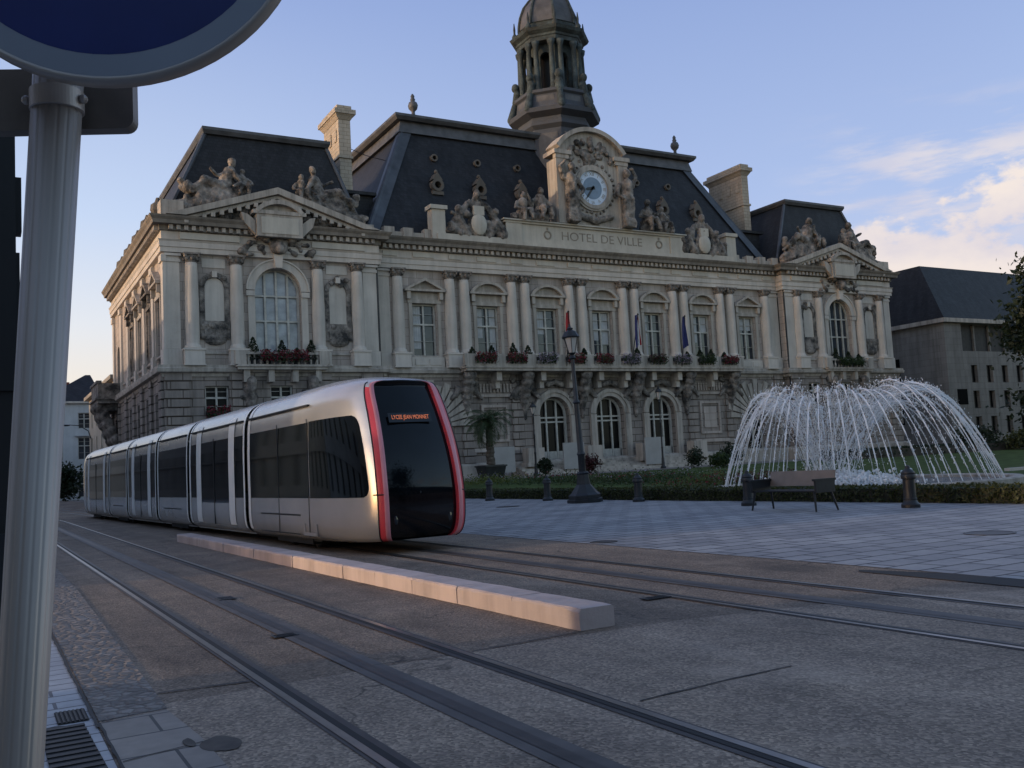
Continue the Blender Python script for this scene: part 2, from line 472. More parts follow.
M['render'] = stone('white render', (.50,.50,.50), amount=.18)
M['cream'] = stone('cream render', (.52,.44,.34), amount=.2)
M['modern'] = stone('grey stone cladding', (.22,.205,.19), amount=.7, blocks=(1.4,.7,.008))
M['brick'] = plain('red chimney brick', (.16,.05,.035), .85, 0, .3, 4)
M['carwhite'] = plain('pale car paint', (.55,.58,.60), .25)
M['board'] = plain('white board', (.27,.26,.25), .5, 0, .12, 1.0)
M['wood'] = plain('bench slats', (.16,.12,.09), .45, 0, .3, 5)
M['benchpanel'] = plain('bench back panel', (.20,.16,.13), .4, .3, .15, 3)
# ------------------------------------------------------------------ camera
F, YAW, PITCH, ROLL, EYE = 941.25, .516938, .0855440, .0543392, 1.42
fw = Vector((math.sin(YAW)*math.cos(PITCH), math.cos(YAW)*math.cos(PITCH), math.sin(PITCH)))
r0 = Vector((math.cos(YAW), -math.sin(YAW), 0)); u0 = r0.cross(fw)
cr = r0*math.cos(ROLL) - u0*math.sin(ROLL); cu = r0*math.sin(ROLL) + u0*math.cos(ROLL)
cam = bpy.data.cameras.new('camera'); cam.sensor_width = 36; cam.lens = F/1024*36; cam.clip_start = .05; cam.clip_end = 3000
co = bpy.data.objects.new('camera', cam); COL.objects.link(co)
mw = Matrix((cr, cu, -fw)).transposed().to_4x4(); mw.translation = Vector((0, 0, EYE)); co.matrix_world = mw
scene.camera = co

# ------------------------------------------------------------------ sky and sun
SUN_EL = R(8); SUN_AZ = R(-81)          # azimuth clockwise from +Y; the sun stands at the left, just behind the facade plane
wd = bpy.data.worlds.new('World'); scene.world = wd; wd.use_nodes = True
wt = wd.node_tree; bg = wt.nodes['Background']; bg.inputs['Strength'].default_value = .15
sky = wt.nodes.new('ShaderNodeTexSky'); sky.sky_type = 'NISHITA'; sky.sun_disc = False
sky.sun_elevation = SUN_EL; sky.sun_rotation = SUN_AZ; sky.air_density = 1.0; sky.dust_density = 1.2; sky.ozone_density = 2.2
def wn(t, **kw):
    n = wt.nodes.new(t)
    for k, v in kw.items():
        if k in n.inputs: n.inputs[k].default_value = v
        else: setattr(n, k, v)
    return n
def wmath(op, a, b=None, c=None, clamp=False):
    n = wt.nodes.new('ShaderNodeMath'); n.operation = op; n.use_clamp = clamp
    for i, q in enumerate((a, b, c)):
        if q is None: continue
        if hasattr(q, 'links'): wt.links.new(q, n.inputs[i])
        else: n.inputs[i].default_value = q
    return n.outputs[0]
def wmix(f, a, b):
    m = wt.nodes.new('ShaderNodeMix'); m.data_type = 'RGBA'
    for sck, q in ((m.inputs[0], f), (m.inputs[6], a), (m.inputs[7], b)):
        if hasattr(q, 'links'): wt.links.new(q, sck)
        elif isinstance(q, (int, float)): sck.default_value = q
        else: sck.default_value = (*q, 1)
    return m.outputs[2]
def smooth(x, a, b):
    n = wt.nodes.new('ShaderNodeMapRange'); n.interpolation_type = 'SMOOTHSTEP'; n.clamp = True
    wt.links.new(x, n.inputs[0]); n.inputs[1].default_value = a; n.inputs[2].default_value = b
    return n.outputs[0]
tc = wn('ShaderNodeTexCoord'); sep = wn('ShaderNodeSeparateXYZ'); wt.links.new(tc.outputs['Generated'], sep.inputs[0])
dx, dy, dz = sep.outputs
az = wmath('ARCTAN2', dx, dy); el = wmath('ARCSINE', dz)
# clouds live on the dome: a bank low in the sky towards azimuth 50..75 degrees, thin streaks above it
cmb = wn('ShaderNodeCombineXYZ'); wt.links.new(az, cmb.inputs[0]); wt.links.new(wmath('MULTIPLY', el, 1.7), cmb.inputs[1])
def wnoise(scale, detail, rough, off):
    mp = wn('ShaderNodeMapping'); mp.inputs['Location'].default_value = off; wt.links.new(cmb.outputs[0], mp.inputs[0])
    n = wn('ShaderNodeTexNoise', Scale=scale, Detail=detail, Roughness=rough); wt.links.new(mp.outputs[0], n.inputs['Vector']); return n.outputs['Fac']
n1 = wnoise(9.0, 7, .55, (1.3, .2, 0)); n2 = wnoise(26.0, 6, .6, (4.1, 2, 0)); n3 = wnoise(5.0, 3, .5, (7.7, 5, 0))
inaz = wmath('MULTIPLY', smooth(az, R(41), R(50)), wmath('SUBTRACT', 1.0, smooth(az, R(100), R(125))))
# upper edge of the bank climbs with azimuth
topel = wmath('ADD', wmath('MULTIPLY', smooth(az, R(43), R(52)), R(3.0)), R(10.3))
rel = wmath('DIVIDE', el, topel)
dens = wmath('ADD', wmath('MULTIPLY', wmath('SUBTRACT', 1.0, rel), 1.05), wmath('ADD', wmath('MULTIPLY', wmath('SUBTRACT', n1, .5), 1.7), wmath('MULTIPLY', wmath('SUBTRACT', n2, .5), .5)))
bank = wmath('MULTIPLY', smooth(dens, -.02, .16), inaz)
cmw = wn('ShaderNodeCombineXYZ'); wt.links.new(az, cmw.inputs[0]); wt.links.new(wmath('MULTIPLY', el, 5.0), cmw.inputs[1])
nw = wn('ShaderNodeTexNoise', Scale=7.0, Detail=7, Roughness=.6); wt.links.new(cmw.outputs[0], nw.inputs['Vector'])
wisp = wmath('MULTIPLY', wmath('MULTIPLY', smooth(nw.outputs['Fac'], .44, .66), smooth(az, R(45), R(54))), wmath('MULTIPLY', smooth(el, R(9), R(12)), wmath('SUBTRACT', 1.0, smooth(el, R(15), R(20)))))
cover = wmath('MAXIMUM', wmath('MULTIPLY', bank, .9), wmath('MULTIPLY', wisp, .62))
lum = smooth(wmath('ADD', wmath('MULTIPLY', n1, .75), wmath('MULTIPLY', n3, .5)), .45, .80)
ccol = wmix(lum, (4.7, 4.35, 4.8), (6.5, 5.65, 5.0))
# the bright half of the evening sky (over the building, on the sunset side) is paler than the half behind the viewer
def wramp(f, stops):
    r = wt.nodes.new('ShaderNodeValToRGB'); e = r.color_ramp.elements
    while len(e) < len(stops): e.new(.5)
    for i, (p, c) in enumerate(stops): e[i].position = p; e[i].color = (*c, 1)
    wt.links.new(f, r.inputs['Fac']); return r.outputs['Color']
eln = wmath('DIVIDE', el, R(60), clamp=True)
warm = wramp(eln, [(0,(1.0,.80,.56)),(.07,(.95,.84,.70)),(.15,(.80,.83,.88)),(.25,(.58,.70,.92)),(.45,(.33,.44,.75)),(1,(.16,.24,.50))])
cool = wramp(eln, [(0,(.78,.74,.80)),(.10,(.60,.67,.86)),(.25,(.42,.54,.83)),(.45,(.29,.40,.71)),(1,(.16,.24,.50))])
front = wmix(smooth(az, R(2), R(38)), warm, cool)
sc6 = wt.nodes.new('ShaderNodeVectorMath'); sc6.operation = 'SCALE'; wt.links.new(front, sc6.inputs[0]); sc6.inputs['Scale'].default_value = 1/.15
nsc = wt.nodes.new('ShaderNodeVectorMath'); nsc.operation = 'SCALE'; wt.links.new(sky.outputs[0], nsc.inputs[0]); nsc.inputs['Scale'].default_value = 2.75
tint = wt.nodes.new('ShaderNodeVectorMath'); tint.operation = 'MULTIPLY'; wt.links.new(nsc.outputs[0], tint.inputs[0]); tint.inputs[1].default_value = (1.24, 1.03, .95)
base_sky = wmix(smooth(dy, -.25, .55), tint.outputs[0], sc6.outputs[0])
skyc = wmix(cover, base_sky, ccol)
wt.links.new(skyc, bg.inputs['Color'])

sl = bpy.data.lights.new('sun', 'SUN'); sl.energy = 2.0; sl.angle = R(.6); sl.color = (1.0, .74, .48)
so = bpy.data.objects.new('sun', sl); COL.objects.link(so)
sd = Vector((math.sin(SUN_AZ)*math.cos(SUN_EL), math.cos(SUN_AZ)*math.cos(SUN_EL), math.sin(SUN_EL)))
so.rotation_euler = sd.to_track_quat('Z', 'Y').to_euler()
so.location = (-30, 10, 40)
scene.view_settings.view_transform = 'Standard'; scene.view_settings.look = 'None'
scene.view_settings.exposure = 0.0; scene.view_settings.gamma = 1.0; scene.view_settings.use_curve_mapping = False

# ------------------------------------------------------------------ ground
def sheet(name, poly, z, mat, thick=0.0):
    m = MB()
    m.face([(x, y, z) for x, y in poly])
    return struct(m.build(name, mat))
def rect(x0, x1, y0, y1): return [(x0,y0),(x1,y0),(x1,y1),(x0,y1)]
gm = MB()
for i in range(-6, 7):
    pass
gm.face([(-900,-900,-.004),(900,-900,-.004),(900,900,-.004),(-900,900,-.004)])
struct(gm.build('ground', M['gravel']))
sheet('road', rect(.6, 9.05, -40, 420), .004, M['asphalt'])
sheet('side_road', rect(9.05, 300, -40, 5.3), .004, M['asphalt'])
sheet('side_footway', rect(-9.5, .597, -40, 420), .006, M['whitepavers'])
# worn concrete slab where people cross, in front of the granite kerb
sheet('crossing_slab', [(.62,-8),(9.0,-8),(9.0,5.2),(7.2,6.1),(5.2,6.55),(3.2,6.62),(.62,6.55)], .008, M['concrete'])
sheet('setts_strip', [(.62,6.36),(1.02,6.42),(1.18,14.8),(1.3,60),(.62,60)], .012, M['setts'])
sheet('edge_slabs', [(.62,-8),(1.05,-8),(1.06,5.6),(1.01,6.38),(.62,6.3)], .012, M['slabs'])
sheet('plaza', [(9.05,5.3),(300,5.3),(300,22),(19.2,22),(19.2,62),(9.05,62)], .010, M['pavers'])
# garden ground, rising gently to the building
def gz(x, y):
    def ss(t): t = max(0, min(1, t)); return t*t*(3-2*t)
    return .016 + .5*ss((y-30)/20)*ss((x-19.2)/6)
gd = MB(); rows = []
for j in range(45):
    y = 8+j*1.25
    rows.append([(19.3+i*1.6, y, gz(19.3+i*1.6, y)) for i in range(64)])
gd.grid(rows); struct(gd.build('lawn', M['grass'], smooth=True))
fm = MB(); rows = []
for j in range(9):
    y = 52.5+j*1.25
    rows.append([(21+i*2.0, y, gz(21+i*2.0, y)+.012) for i in range(30)])
fm.grid(rows); struct(fm.build('forecourt', M['gravel'], smooth=True))
# expansion joints and stains (thin bitumen fillings)
def strip(name, pts, w, z, mat):
    m = MB(); L = []; Rr = []
    rg = random.Random(len(pts)*17+int(w*1000))
    q = []
    for k in range(len(pts)-1):
        a = Vector((*pts[k],0)); b = Vector((*pts[k+1],0))
        n = max(2, int((b-a).length/.12))
        for i in range(n): q.append(a.lerp(b, i/n))
    q.append(Vector((*pts[-1],0)))
    for i, p in enumerate(q):
        t = (q[min(i+1,len(q)-1)]-q[max(i-1,0)]).normalized(); nn = Vector((-t.y, t.x, 0))
        e = w*rg.uniform(.35,.65); d = nn*rg.uniform(-.25,.25)*w
        L.append(p+nn*e+d+Vector((0,0,z))); Rr.append(p-nn*e+d+Vector((0,0,z)))
    m.grid([L, Rr]); return struct(m.build(name, mat))
strip('road_joint', [(1.04,6.91),(1.66,6.83)], .03, .013, M['joint'])
strip('road_joint', [(3.28,6.62),(4.39,6.71)], .022, .013, M['joint'])
strip('road_joint', [(3.34,4.57),(4.0,4.62),(4.62,4.63)], .02, .013, M['joint'])
strip('road_joint', [(2.4,6.70),(3.1,6.64)], .015, .013, M['joint'])
strip('road_joint', [(.63,6.32),(1.03,6.40)], .012, .016, M['joint'])
strip('road_joint', [(.63,5.35),(1.05,5.45)], .012, .016, M['joint'])
strip('road_joint', [(.615,6.3),(.615,-4)], .016, .017, M['joint'])
strip('footway_edge', [(.60,60),(.60,6.2)], .022, .015, M['joint'])
def blob(name, cx, cy, rx, ry, z, mat, seed):
    rg = random.Random(seed); m = MB()
    m.face([(cx+rx*math.cos(2*PI*k/44)*(1+.08*math.sin(2*2*PI*k/44+seed*2)), cy+ry*math.sin(2*PI*k/44)*(1+.10*math.sin(3*2*PI*k/44+seed)+rg.uniform(-.06,.06)), z) for k in range(44)])
    return struct(m.build(name, mat))
wetm = plain('oily stain', (.055,.045,.036), .7, 0, .4, 9)
blob('road_stain', 1.12, 5.35, .10, .16, .013, wetm, 4)
blob('road_stain', .98, 5.48, .03, .09, .017, wetm, 5)
sheet('drain_strip', [(8.55,5.1),(9.02,5.1),(9.02,6.7),(8.75,7.6),(8.62,7.5)], .012, M['groove'])

# ------------------------------------------------------------------ tram tracks
def bend(y, k0=16.0):
    if y < k0: return 0.0
    d = y-k0
    return -.035*d*min(1, d/8.0)
def rail_line(parent, name, x, w, z, mat, fx, y0=-8, y1=150):
    m = MB(); rows = []
    y = y0
    while y <= y1:
        o = x+fx(y)
        rows.append([(o-w/2, y, z), (o+w/2, y, z)]); y += 2.0
    m.grid([ [r[0] for r in rows], [r[1] for r in rows] ])
    for f in m.f: f.reverse()
    return m.build(name, mat, parent)
def track(label, xc, fx):
    t = thing('tram_track', label, 'tram track', (0,0,0))
    for sx in (-.7175, .7175):
        r_ = rail_line(t, 'rail', xc+sx, .17, .0125, M['rail'], fx)
        rail_line(r_, 'groove', xc+sx+(.015 if sx < 0 else -.015)*1.0, .045, .0150, M['groove'], fx)
        rail_line(r_, 'railhead', xc+sx+(-.035 if sx < 0 else .035), .05, .0165, M['railhead'], fx)
    p = rail_line(t, 'power_rail', xc, .25, .0125, M['aps'], fx)
    rail_line(p, 'contact_strip', xc, .09, .0150, M['rail'], fx)
    return t
track('tram track in the foreground, nearest to the camera, with polished rails set in asphalt', 2.455, lambda y: bend(y, 45))
track('farther tram track that the silver tram is running on, next to the paved square', 6.82, bend)
def plate(label, x, y, a, b, name='cover_plate', rot=0, z=.014):
    o = MB(); o.box(-a/2, a/2, -b/2, b/2, 0, .006)
    for k in range(4): o.box(-a/2*.8, a/2*.8, -b/2+.1*b+.22*k*b, -b/2+.16*b+.22*k*b, .006, .009)
    return tag(o.build(name, M['iron'], loc=(x,y,z), rot=(0,0,rot)), label, 'cover plate')
plate('small dark steel cover in the asphalt just right of the left rail, the nearest one', 2.36, 8.5, .22, .16)
plate('small dark steel cover in the asphalt beside the foreground track, farther off toward the tram', 2.55, 11.7, .2, .3)
plate('small dark steel cover set between kerb end and the far track', 5.9, 7.7, .3, .14)
def manhole(label, x, y, r):
    o = MB(); o.lathe([(r,0),(r,.008),(r*.9,.010),(r*.88,.004),(.02,.006)], n=28)
    return tag(o.build('manhole_cover', M['iron'], loc=(x,y,.0125)), label, 'manhole cover')
manhole('round dark manhole cover in the grey paving of the square, at the right', 13.18, 8.95, .36)
manhole('small round manhole cover in the paving by the square edge, right of the tram front', 9.35, 13.55, .24)
manhole('small manhole cover on the paving just behind the tram front near the bollards', 15.6, 28.2, .4)
# channel drain at the left footway, with bars
dr = thing('channel_drain', 'dark metal drain grating in the footway corner beside the sign pole', 'drain grating', (0,0,.0))
o = MB(); o.face([(.30,5.0,.012),(.56,5.0,.012),(.535,6.35,.012),(.38,6.42,.012),(.30,6.4,.012)]); o.build('tray', M['groove'], dr)
for k in range(13):
    o = MB(); yy = 5.05+k*.105; o.box(.30, .55-.001*k, yy, yy+.055, .013, .018); o.build('bar', M['rubber'], dr)
dr2 = thing('channel_drain', 'small square gully grating against the road edge line, beyond the larger drain grating', 'drain grating', (0,0,0))
o = MB(); o.box(.40,.575,6.45,6.80,.010,.0125); o.build('tray', M['groove'], dr2)
for k in range(7):
    o = MB(); o.box(.405+k*.0245,.418+k*.0245,6.46,6.79,.013,.018); o.build('bar', M['rubber'], dr2)
# granite kerb block row
kb = MB(); ke = Vector((-.0128, 1, 0)).normalized(); 
y = 0.0; L = 17.4
prof = [(-.15,-.01),(-.15,.155),(-.145,.174),(-.13,.185),(.19,.185),(.206,.174),(.21,.155),(.21,-.01)]
rg = random.Random(3)
while y < L:
    y1 = min(L, y+1.15)
    rows = []
    jj = rg.uniform(-.004,.004)
    ny = 9
    for q in range(ny+1):
        yy = y+.007+(y1-y-.014)*q/ny
        e = .985 if q in (0, ny) else 1
        rows.append([(px*e+jj+rg.uniform(-.003,.003), yy, pz*(e if pz>0 else 1)-(rg.uniform(0,.012) if pz in (.174,.155) and rg.random() < .3 else 0)+(rg.uniform(-.002,.002) if pz > .1 else 0)) for px, pz in prof])
    ids = kb.grid(rows); kb.f.append(ids[0]); kb.f.append(ids[-1][::-1])
    y = y1
kb.box(-.10,.10,.02,L-.02,.0,.13)
for f in kb.f: pass
tag(kb.build('granite_kerb', M['granite'], loc=(4.52, 6.75, 0), rot=(0,0,.0128)), 'long low pinkish granite kerb block row between the two tram tracks', 'kerb')
# ------------------------------------------------------------------ town hall (local frame: x along the front, y back, origin on the front axis)
hall = thing('town_hall', 'large pale stone town hall with slate roofs, clock gable and bell tower across the square', 'town hall', (44.5, 62, 0))
S = M
LEFTM = Matrix.Translation((-34.2, 26, 0)) @ Matrix.Rotation(-PI/2, 4, 'Z')   # builds for the left side: u runs to the front, y inward
def P(mb, name, mat, smooth=False, parent=None, auto=None): return mb.build(name, mat, parent or hall, smooth, auto=auto)
FRONT = [(-34.2,26),(-34.2,0),(-19.9,0),(-19.9,.8),(19.9,.8),(19.9,0),(34.2,0),(34.2,26)]
FRONTR = FRONT
# upper walls
bays = [k*5.3 for k in range(-3,4)]
w = MB(); w.wall(-19.9, 19.9, 8.8, 17.6, .8, 1.5, [(b,.95,9.6,13.6,False) for b in bays])
for s in (-1, 1):
    x0, x1 = sorted((s*19.9, s*34.2)); w.wall(x0, x1, 8.8, 17.6, 0, .7, [(s*27, 1.55, 9.5, 15.45, True)])
P(w, 'upper_wall', S['stone'])
w = MB(LEFTM)
LW = [26-2.4, 26-6.3, 26-10.4, 26-14.6]       # u of the side windows (front one first)
w.wall(0, 25.3, 8.8, 17.6, 0, .7, [(u,.75,9.2,13.7,False) for u in LW]+[(2.6,.8,9.2,13.2,True)])
P(w, 'side_wall', S['stone'])
w = MB(); w.box(33.5, 34.2, .7, 26, 0, 17.6); w.box(-34.2, 34.2, 25.3, 26, 0, 17.6); P(w, 'rear_wall', S['stone'])
# ground floor walls
w = MB()
doors = [-5.3, 0, 5.3]
ops = [(d,1.4,1.3,6.55,True) for d in doors]+[(-15.9,1.15,1.6,5.6,True),(15.9,1.15,1.6,5.6,True)]
w.wall(-19.9, 19.9, 0, 8.4, .55, 1.5, ops)
for s in (-1,1):
    x0, x1 = sorted((s*19.9, s*34.45))
    w.wall(x0, x1, 0, 8.4, -.25, .7, [(s*(27+d),.75,5.6,7.5,False) for d in (-4.2,0,4.2)])
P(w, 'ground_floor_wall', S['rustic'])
w = MB(LEFTM); w.wall(0, 26.2, 0, 8.4, -.25, .7, [(u,.7,2.0,7.2,False) for u in LW]+[(2.6,.7,2.0,7.0,False)]); P(w, 'side_ground_wall', S['rustic'])
# dark box added behind the glass to block light, in place of rooms
w = MB(); w.box(-33.2,33.2,2.2,25,.2,17.5); w.box(-33.2,-20.2,1.25,2.2,.2,17.5); w.box(20.2,33.2,1.25,2.2,.2,17.5); P(w, 'light_block_box', S['darkglass'])
# rustic courses standing proud at the pavilion corners and window jambs
q = MB()
for s in (-1, 1):
    for cx in (20.6, 24.4, 29.6, 33.6):
        for k in range(14):
            hw = .82 if k % 2 else .66
            q.box(s*cx-hw, s*cx+hw, -.42, -.248, .55+k*.56, 1.05+k*.56)
    for cx in (18.9, 12.9, 8.6):
        for k in range(14):
            hw = .55 if k % 2 else .45
            q.box(s*cx-hw, s*cx+hw, .38, .552, .55+k*.56, 1.05+k*.56)
P(q, 'quoin', S['rustic'])
q = MB(LEFTM)
for u in (25.6, 21.6, 17.65, 13.6, 9.4, 5.0, .4):
    for k in range(14):
        hw = .6 if k % 2 else .48
        q.box(u-hw, u+hw, -.42, -.248, .55+k*.56, 1.05+k*.56)
P(q, 'side_quoin', S['rustic'])
# mouldings running round the whole front
o = MB(); o.band(FRONT, [(.26,0),(.26,.0),(.62,.0),(.62,1.5),(.50,1.62),(.27,1.7)]); P(o, 'plinth', S['trim'])
o = MB(); o.band(FRONT, [(.1,8.0),(.34,8.1),(.40,8.3),(.66,8.38),(.70,8.6),(.62,8.66),(.62,8.82),(.0,8.86)]); P(o, 'string_course', S['trim'])
o = MB(); o.band(FRONT, [(.03,9.55),(.10,9.6),(.10,9.72),(.03,9.75)]); P(o, 'sill_course', S['trim'])
o = MB(); o.band(FRONT, [(.0,16.05),(.30,16.1),(.30,16.42),(.36,16.44),(.36,16.78),(.44,16.9),(.22,16.92),(.22,17.46),(.0,17.5)]); P(o, 'architrave', S['column'])
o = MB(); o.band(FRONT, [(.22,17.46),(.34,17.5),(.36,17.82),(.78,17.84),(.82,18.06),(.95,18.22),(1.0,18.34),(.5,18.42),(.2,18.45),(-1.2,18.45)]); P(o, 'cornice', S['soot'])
d = MB()
def dentils(mb, x0, x1, yf):
    n = int((x1-x0)/.46); poly = [(x1, yf-.30), (x0, yf-.30)]
    for k in range(n):
        x = x0+(k+.5)*(x1-x0)/n
        if k: poly.append((x-.12, yf-.36))
        else: poly[-1] = (x-.12, yf-.30)
        poly += [(x-.12, yf-.62), (x+.12, yf-.62)]
        if k < n-1: poly.append((x+.12, yf-.36))
        else: poly[0] = (x+.12, yf-.30)
    a = [mb.vert((x_, y_, 17.52)) for x_, y_ in poly]; b = [mb.vert((x_, y_, 17.81)) for x_, y_ in poly]
    m_ = len(poly); mb.f.append(a[::-1]); mb.f.append(b)
    for i in range(m_): mb.f.append([a[i], a[(i+1)%m_], b[(i+1)%m_], b[i]])
def dentils_old(mb, x0, x1, yf):
    n = int((x1-x0)/.46)
    for k in range(n):
        x = x0+(k+.5)*(x1-x0)/n; mb.box(x-.12, x+.12, yf-.62, yf-.30, 17.52, 17.81)
dentils(d, -19.3, 19.3, .8)
for s in (-1,1):
    x0, x1 = sorted((s*20.0, s*34.1)); dentils(d, x0, x1, 0)
d.M = LEFTM; dentils(d, .2, 26.2, 0)
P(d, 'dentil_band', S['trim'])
# pale tablets on the frieze
t = MB()
for k in range(-7, 8):
    hw = .85 if k % 2 == 0 else .55
    if abs(k*2.65) < 19: t.box(k*2.65-hw, k*2.65+hw, .50, .585, 17.02, 17.36)
for s in (-1, 1):
    for cx in (22.7, 31.4):
        t.box(s*cx-1.9, s*cx+1.9, -.36, -.215, 16.98, 17.4)
P(t, 'frieze_tablet', S['panel'])

# columns: one with pedestal, shaft and capital, then copies
def column_mesh():
    c = MB()
    c.lathe([(.55,0),(.55,.1),(.50,.14),(.52,.22),(.44,.28),(.43,.34),(.44,1.2),(.445,2.2),(.43,3.6),(.395,5.2),(.37,5.62)], n=16)
    return c
col0 = column_mesh().build('column', S['column'], hall, True)
cp = MB(); cp.lathe([(.37,5.6),(.42,5.66),(.39,5.72),(.46,5.95),(.52,6.05)], n=12)
for k in range(8):
    a = k*PI/4; cp.ball((.44*math.cos(a), .44*math.sin(a), 5.86), .13, .13, .15, 6, 4)
for sx in (-1,1):
    for sy in (-1,1): cp.ball((.42*sx,.42*sy,6.0), .13, .13, .12, 6, 4)
cp.box(-.54,.54,-.54,.54,6.08,6.2)
cap0 = cp.build('capital', S['carved'], col0)
pd = MB(); pd.box(-.62,.62,-.62,.62,-1.02,-.12); pd.box(-.68,.68,-.68,.68,-.12,.0); pd.box(-.68,.68,-.68,.68,-1.1,-1.02)
ped0 = pd.build('pedestal', S['column'], col0)
spots = []
for k in (-2.5,-1.5,-.5,.5,1.5,2.5):
    spots += [(k*5.3-.6,.62),(k*5.3+.6,.62)]
spots += [(-18.05,.62),(18.05,.62)]
for s in (-1,1): spots += [(s*(27+d_),-.1) for d_ in (-5.6,-2.75,2.75,5.6)]
for i,(x,y) in enumerate(spots):
    c = col0 if i == 0 else dup_tree(col0, hall)
    c.location = (x, y, 9.88)
# corner pilasters
pl = MB()
for s in (-1,1):
    for (x, y, hw) in ((19.2,.8,.55),(20.45,0,.5),(33.75,0,.42)):
        pl.box(s*x-hw, s*x+hw, y-.14, y+.05, 9.9, 16.04); pl.box(s*x-hw-.08, s*x+hw+.08, y-.22, y+.05, 8.86, 9.88)
        pl.box(s*x-hw-.06, s*x+hw+.06, y-.20, y+.05, 15.5, 15.7); pl.box(s*x-hw-.1, s*x+hw+.1, y-.26, y+.05, 15.88, 16.04)
pl.M = LEFTM
for u in (25.75, 21.65, 17.65, 13.55, 9.2, 5.2, .35):
    pl.box(u-.42, u+.42, -.16, .05, 9.9, 16.04); pl.box(u-.5, u+.5, -.24, .05, 8.86, 9.88); pl.box(u-.5,u+.5,-.26,.05,15.5,15.95)
P(pl, 'pilaster', S['column'])

# windows ---------------------------------------------------------------
def rect_window(hw, zb, zt, frame_t=.12, cols=2, trans=(.62,), yy=0):
    f = MB()
    f.box(-hw,-hw+frame_t,yy,yy+.14,zb,zt); f.box(hw-frame_t,hw,yy,yy+.14,zb,zt)
    f.box(-hw+frame_t,hw-frame_t,yy,yy+.14,zb,zb+frame_t); f.box(-hw+frame_t,hw-frame_t,yy,yy+.14,zt-frame_t,zt)
    for k in range(1, cols):
        x = -hw+2*hw*k/cols; f.box(x-.06,x+.06,yy-.01,yy+.13,zb+frame_t,zt-frame_t)
    for q in trans:
        z = zb+(zt-zb)*q; f.box(-hw+frame_t,hw-frame_t,yy-.005,yy+.12,z-.06,z+.06)
    for q in (.31,.81):
        z = zb+(zt-zb)*q
        f.box(-hw+frame_t,hw-frame_t,yy+.03,yy+.10,z-.014,z+.014)
    return f
def add_window(x, y, fb, glassmat, zb, zt, hw, parent=hall, arch=False):
    wn_ = fb.build('window', S['frame'], parent, loc=(x, y, 0))
    g = MB()
    if arch:
        r = hw; sp = zt-hw
        pts = [(-hw,zb),(hw,zb)]+[(r*math.cos(PI*k/16), sp+r*math.sin(PI*k/16)) for k in range(17)]
        g.face([(a,.16,b) for a,b in pts])
    else: g.face([(-hw,.16,zb),(hw,.16,zb),(hw,.16,zt),(-hw,.16,zt)])
    g.build('pane', glassmat, wn_)
    return wn_
crt = plain('net curtain', (.40,.40,.40), .8, 0, .12, 3)
def curtain(win, x, z0, z1, w_, rng):
    m = MB(); n = 10
    rows = [[(x+w_*(i/n-.5), .145+.006*math.sin(i*2.1), z) for i in range(n+1)] for z in (z0, z1)]
    m.grid(rows); m.build('curtain', crt, win)
w0 = add_window(bays[0], 1.05, rect_window(.95,9.6,13.6), S['glass'], 9.6, 13.6, .95)
wins = [w0]+[part_copy(w0, hall, b-bays[0]) for b in bays[1:]]
for i, (cx_, w_, z0_) in enumerate(((-.5,.6,10.3),(.55,.5,9.8),(-.45,.7,11.6),(.4,.8,10.9),(-.6,.4,9.8),(.5,.6,12.0),(0,1.5,12.4))):
    curtain(wins[i], cx_, z0_, 13.45, w_, rnd)
    if i % 2: curtain(wins[i], -cx_, 11.2, 13.45, .45, rnd)
# curtains half drawn behind the panes are real cloth strips
def arched_frame(hw, zb, zt, cols, trans, t=.13):
    f = MB(); sp = zt-hw
    f.box(-hw,-hw+t,0,.14,zb,sp); f.box(hw-t,hw,0,.14,zb,sp); f.box(-hw+t,hw-t,0,.14,zb,zb+t)
    f.arch_ring(0, sp, hw-t, hw, 0, .14)
    for k in range(1, cols):
        x = -hw+2*hw*k/cols; top = sp+math.sqrt(max(0,(hw-t)**2-x*x)); f.box(x-.07,x+.07,-.01,.13,zb+t,top)
    for z in trans: f.box(-hw+t,hw-t,-.005,.12,z-.06,z+.06)
    return f
for s in (-1,1):
    f = arched_frame(1.55, 9.5, 15.45, 4, (11.9,13.6))
    wi = add_window(s*27, .35, f, S['curtain'] if s < 0 else S['glass'], 9.5, 15.45, 1.55, arch=True)
    if s < 0: wi['label'] = 'tall arched window with pale curtained panes'
dl = None
for dd in doors:
    f = arched_frame(1.4, 1.3, 6.55, 3, (4.6,4.95), t=.2)
    for k in range(3):
        xx = -1.4+2.8*k/3
        f.box(xx+.1,xx+2.8/3-.1,.0,.12,1.5,2.3)
    if dl is None:
        dl = add_window(dd, 1.0, f, S['darkglass'], 1.3, 6.55, 1.4, arch=True); dl.name = 'door'; dl0 = dd
    else: part_copy(dl, hall, dd-dl0)
for s in (-1,1):
    add_window(s*15.9, 1.0, arched_frame(1.15,1.6,5.6,2,(4.3,)), S['darkglass'], 1.6, 5.6, 1.15, arch=True)
gw = None
for s in (-1,1):
    for d_ in (-4.2,0,4.2):
        if gw is None: gw = add_window(s*(27+d_), .0, rect_window(.75,5.6,7.5,.1,2,(.6,)), S['darkglass'], 5.6,7.5,.75); gx = s*(27+d_)
        else: part_copy(gw, hall, s*(27+d_)-gx)
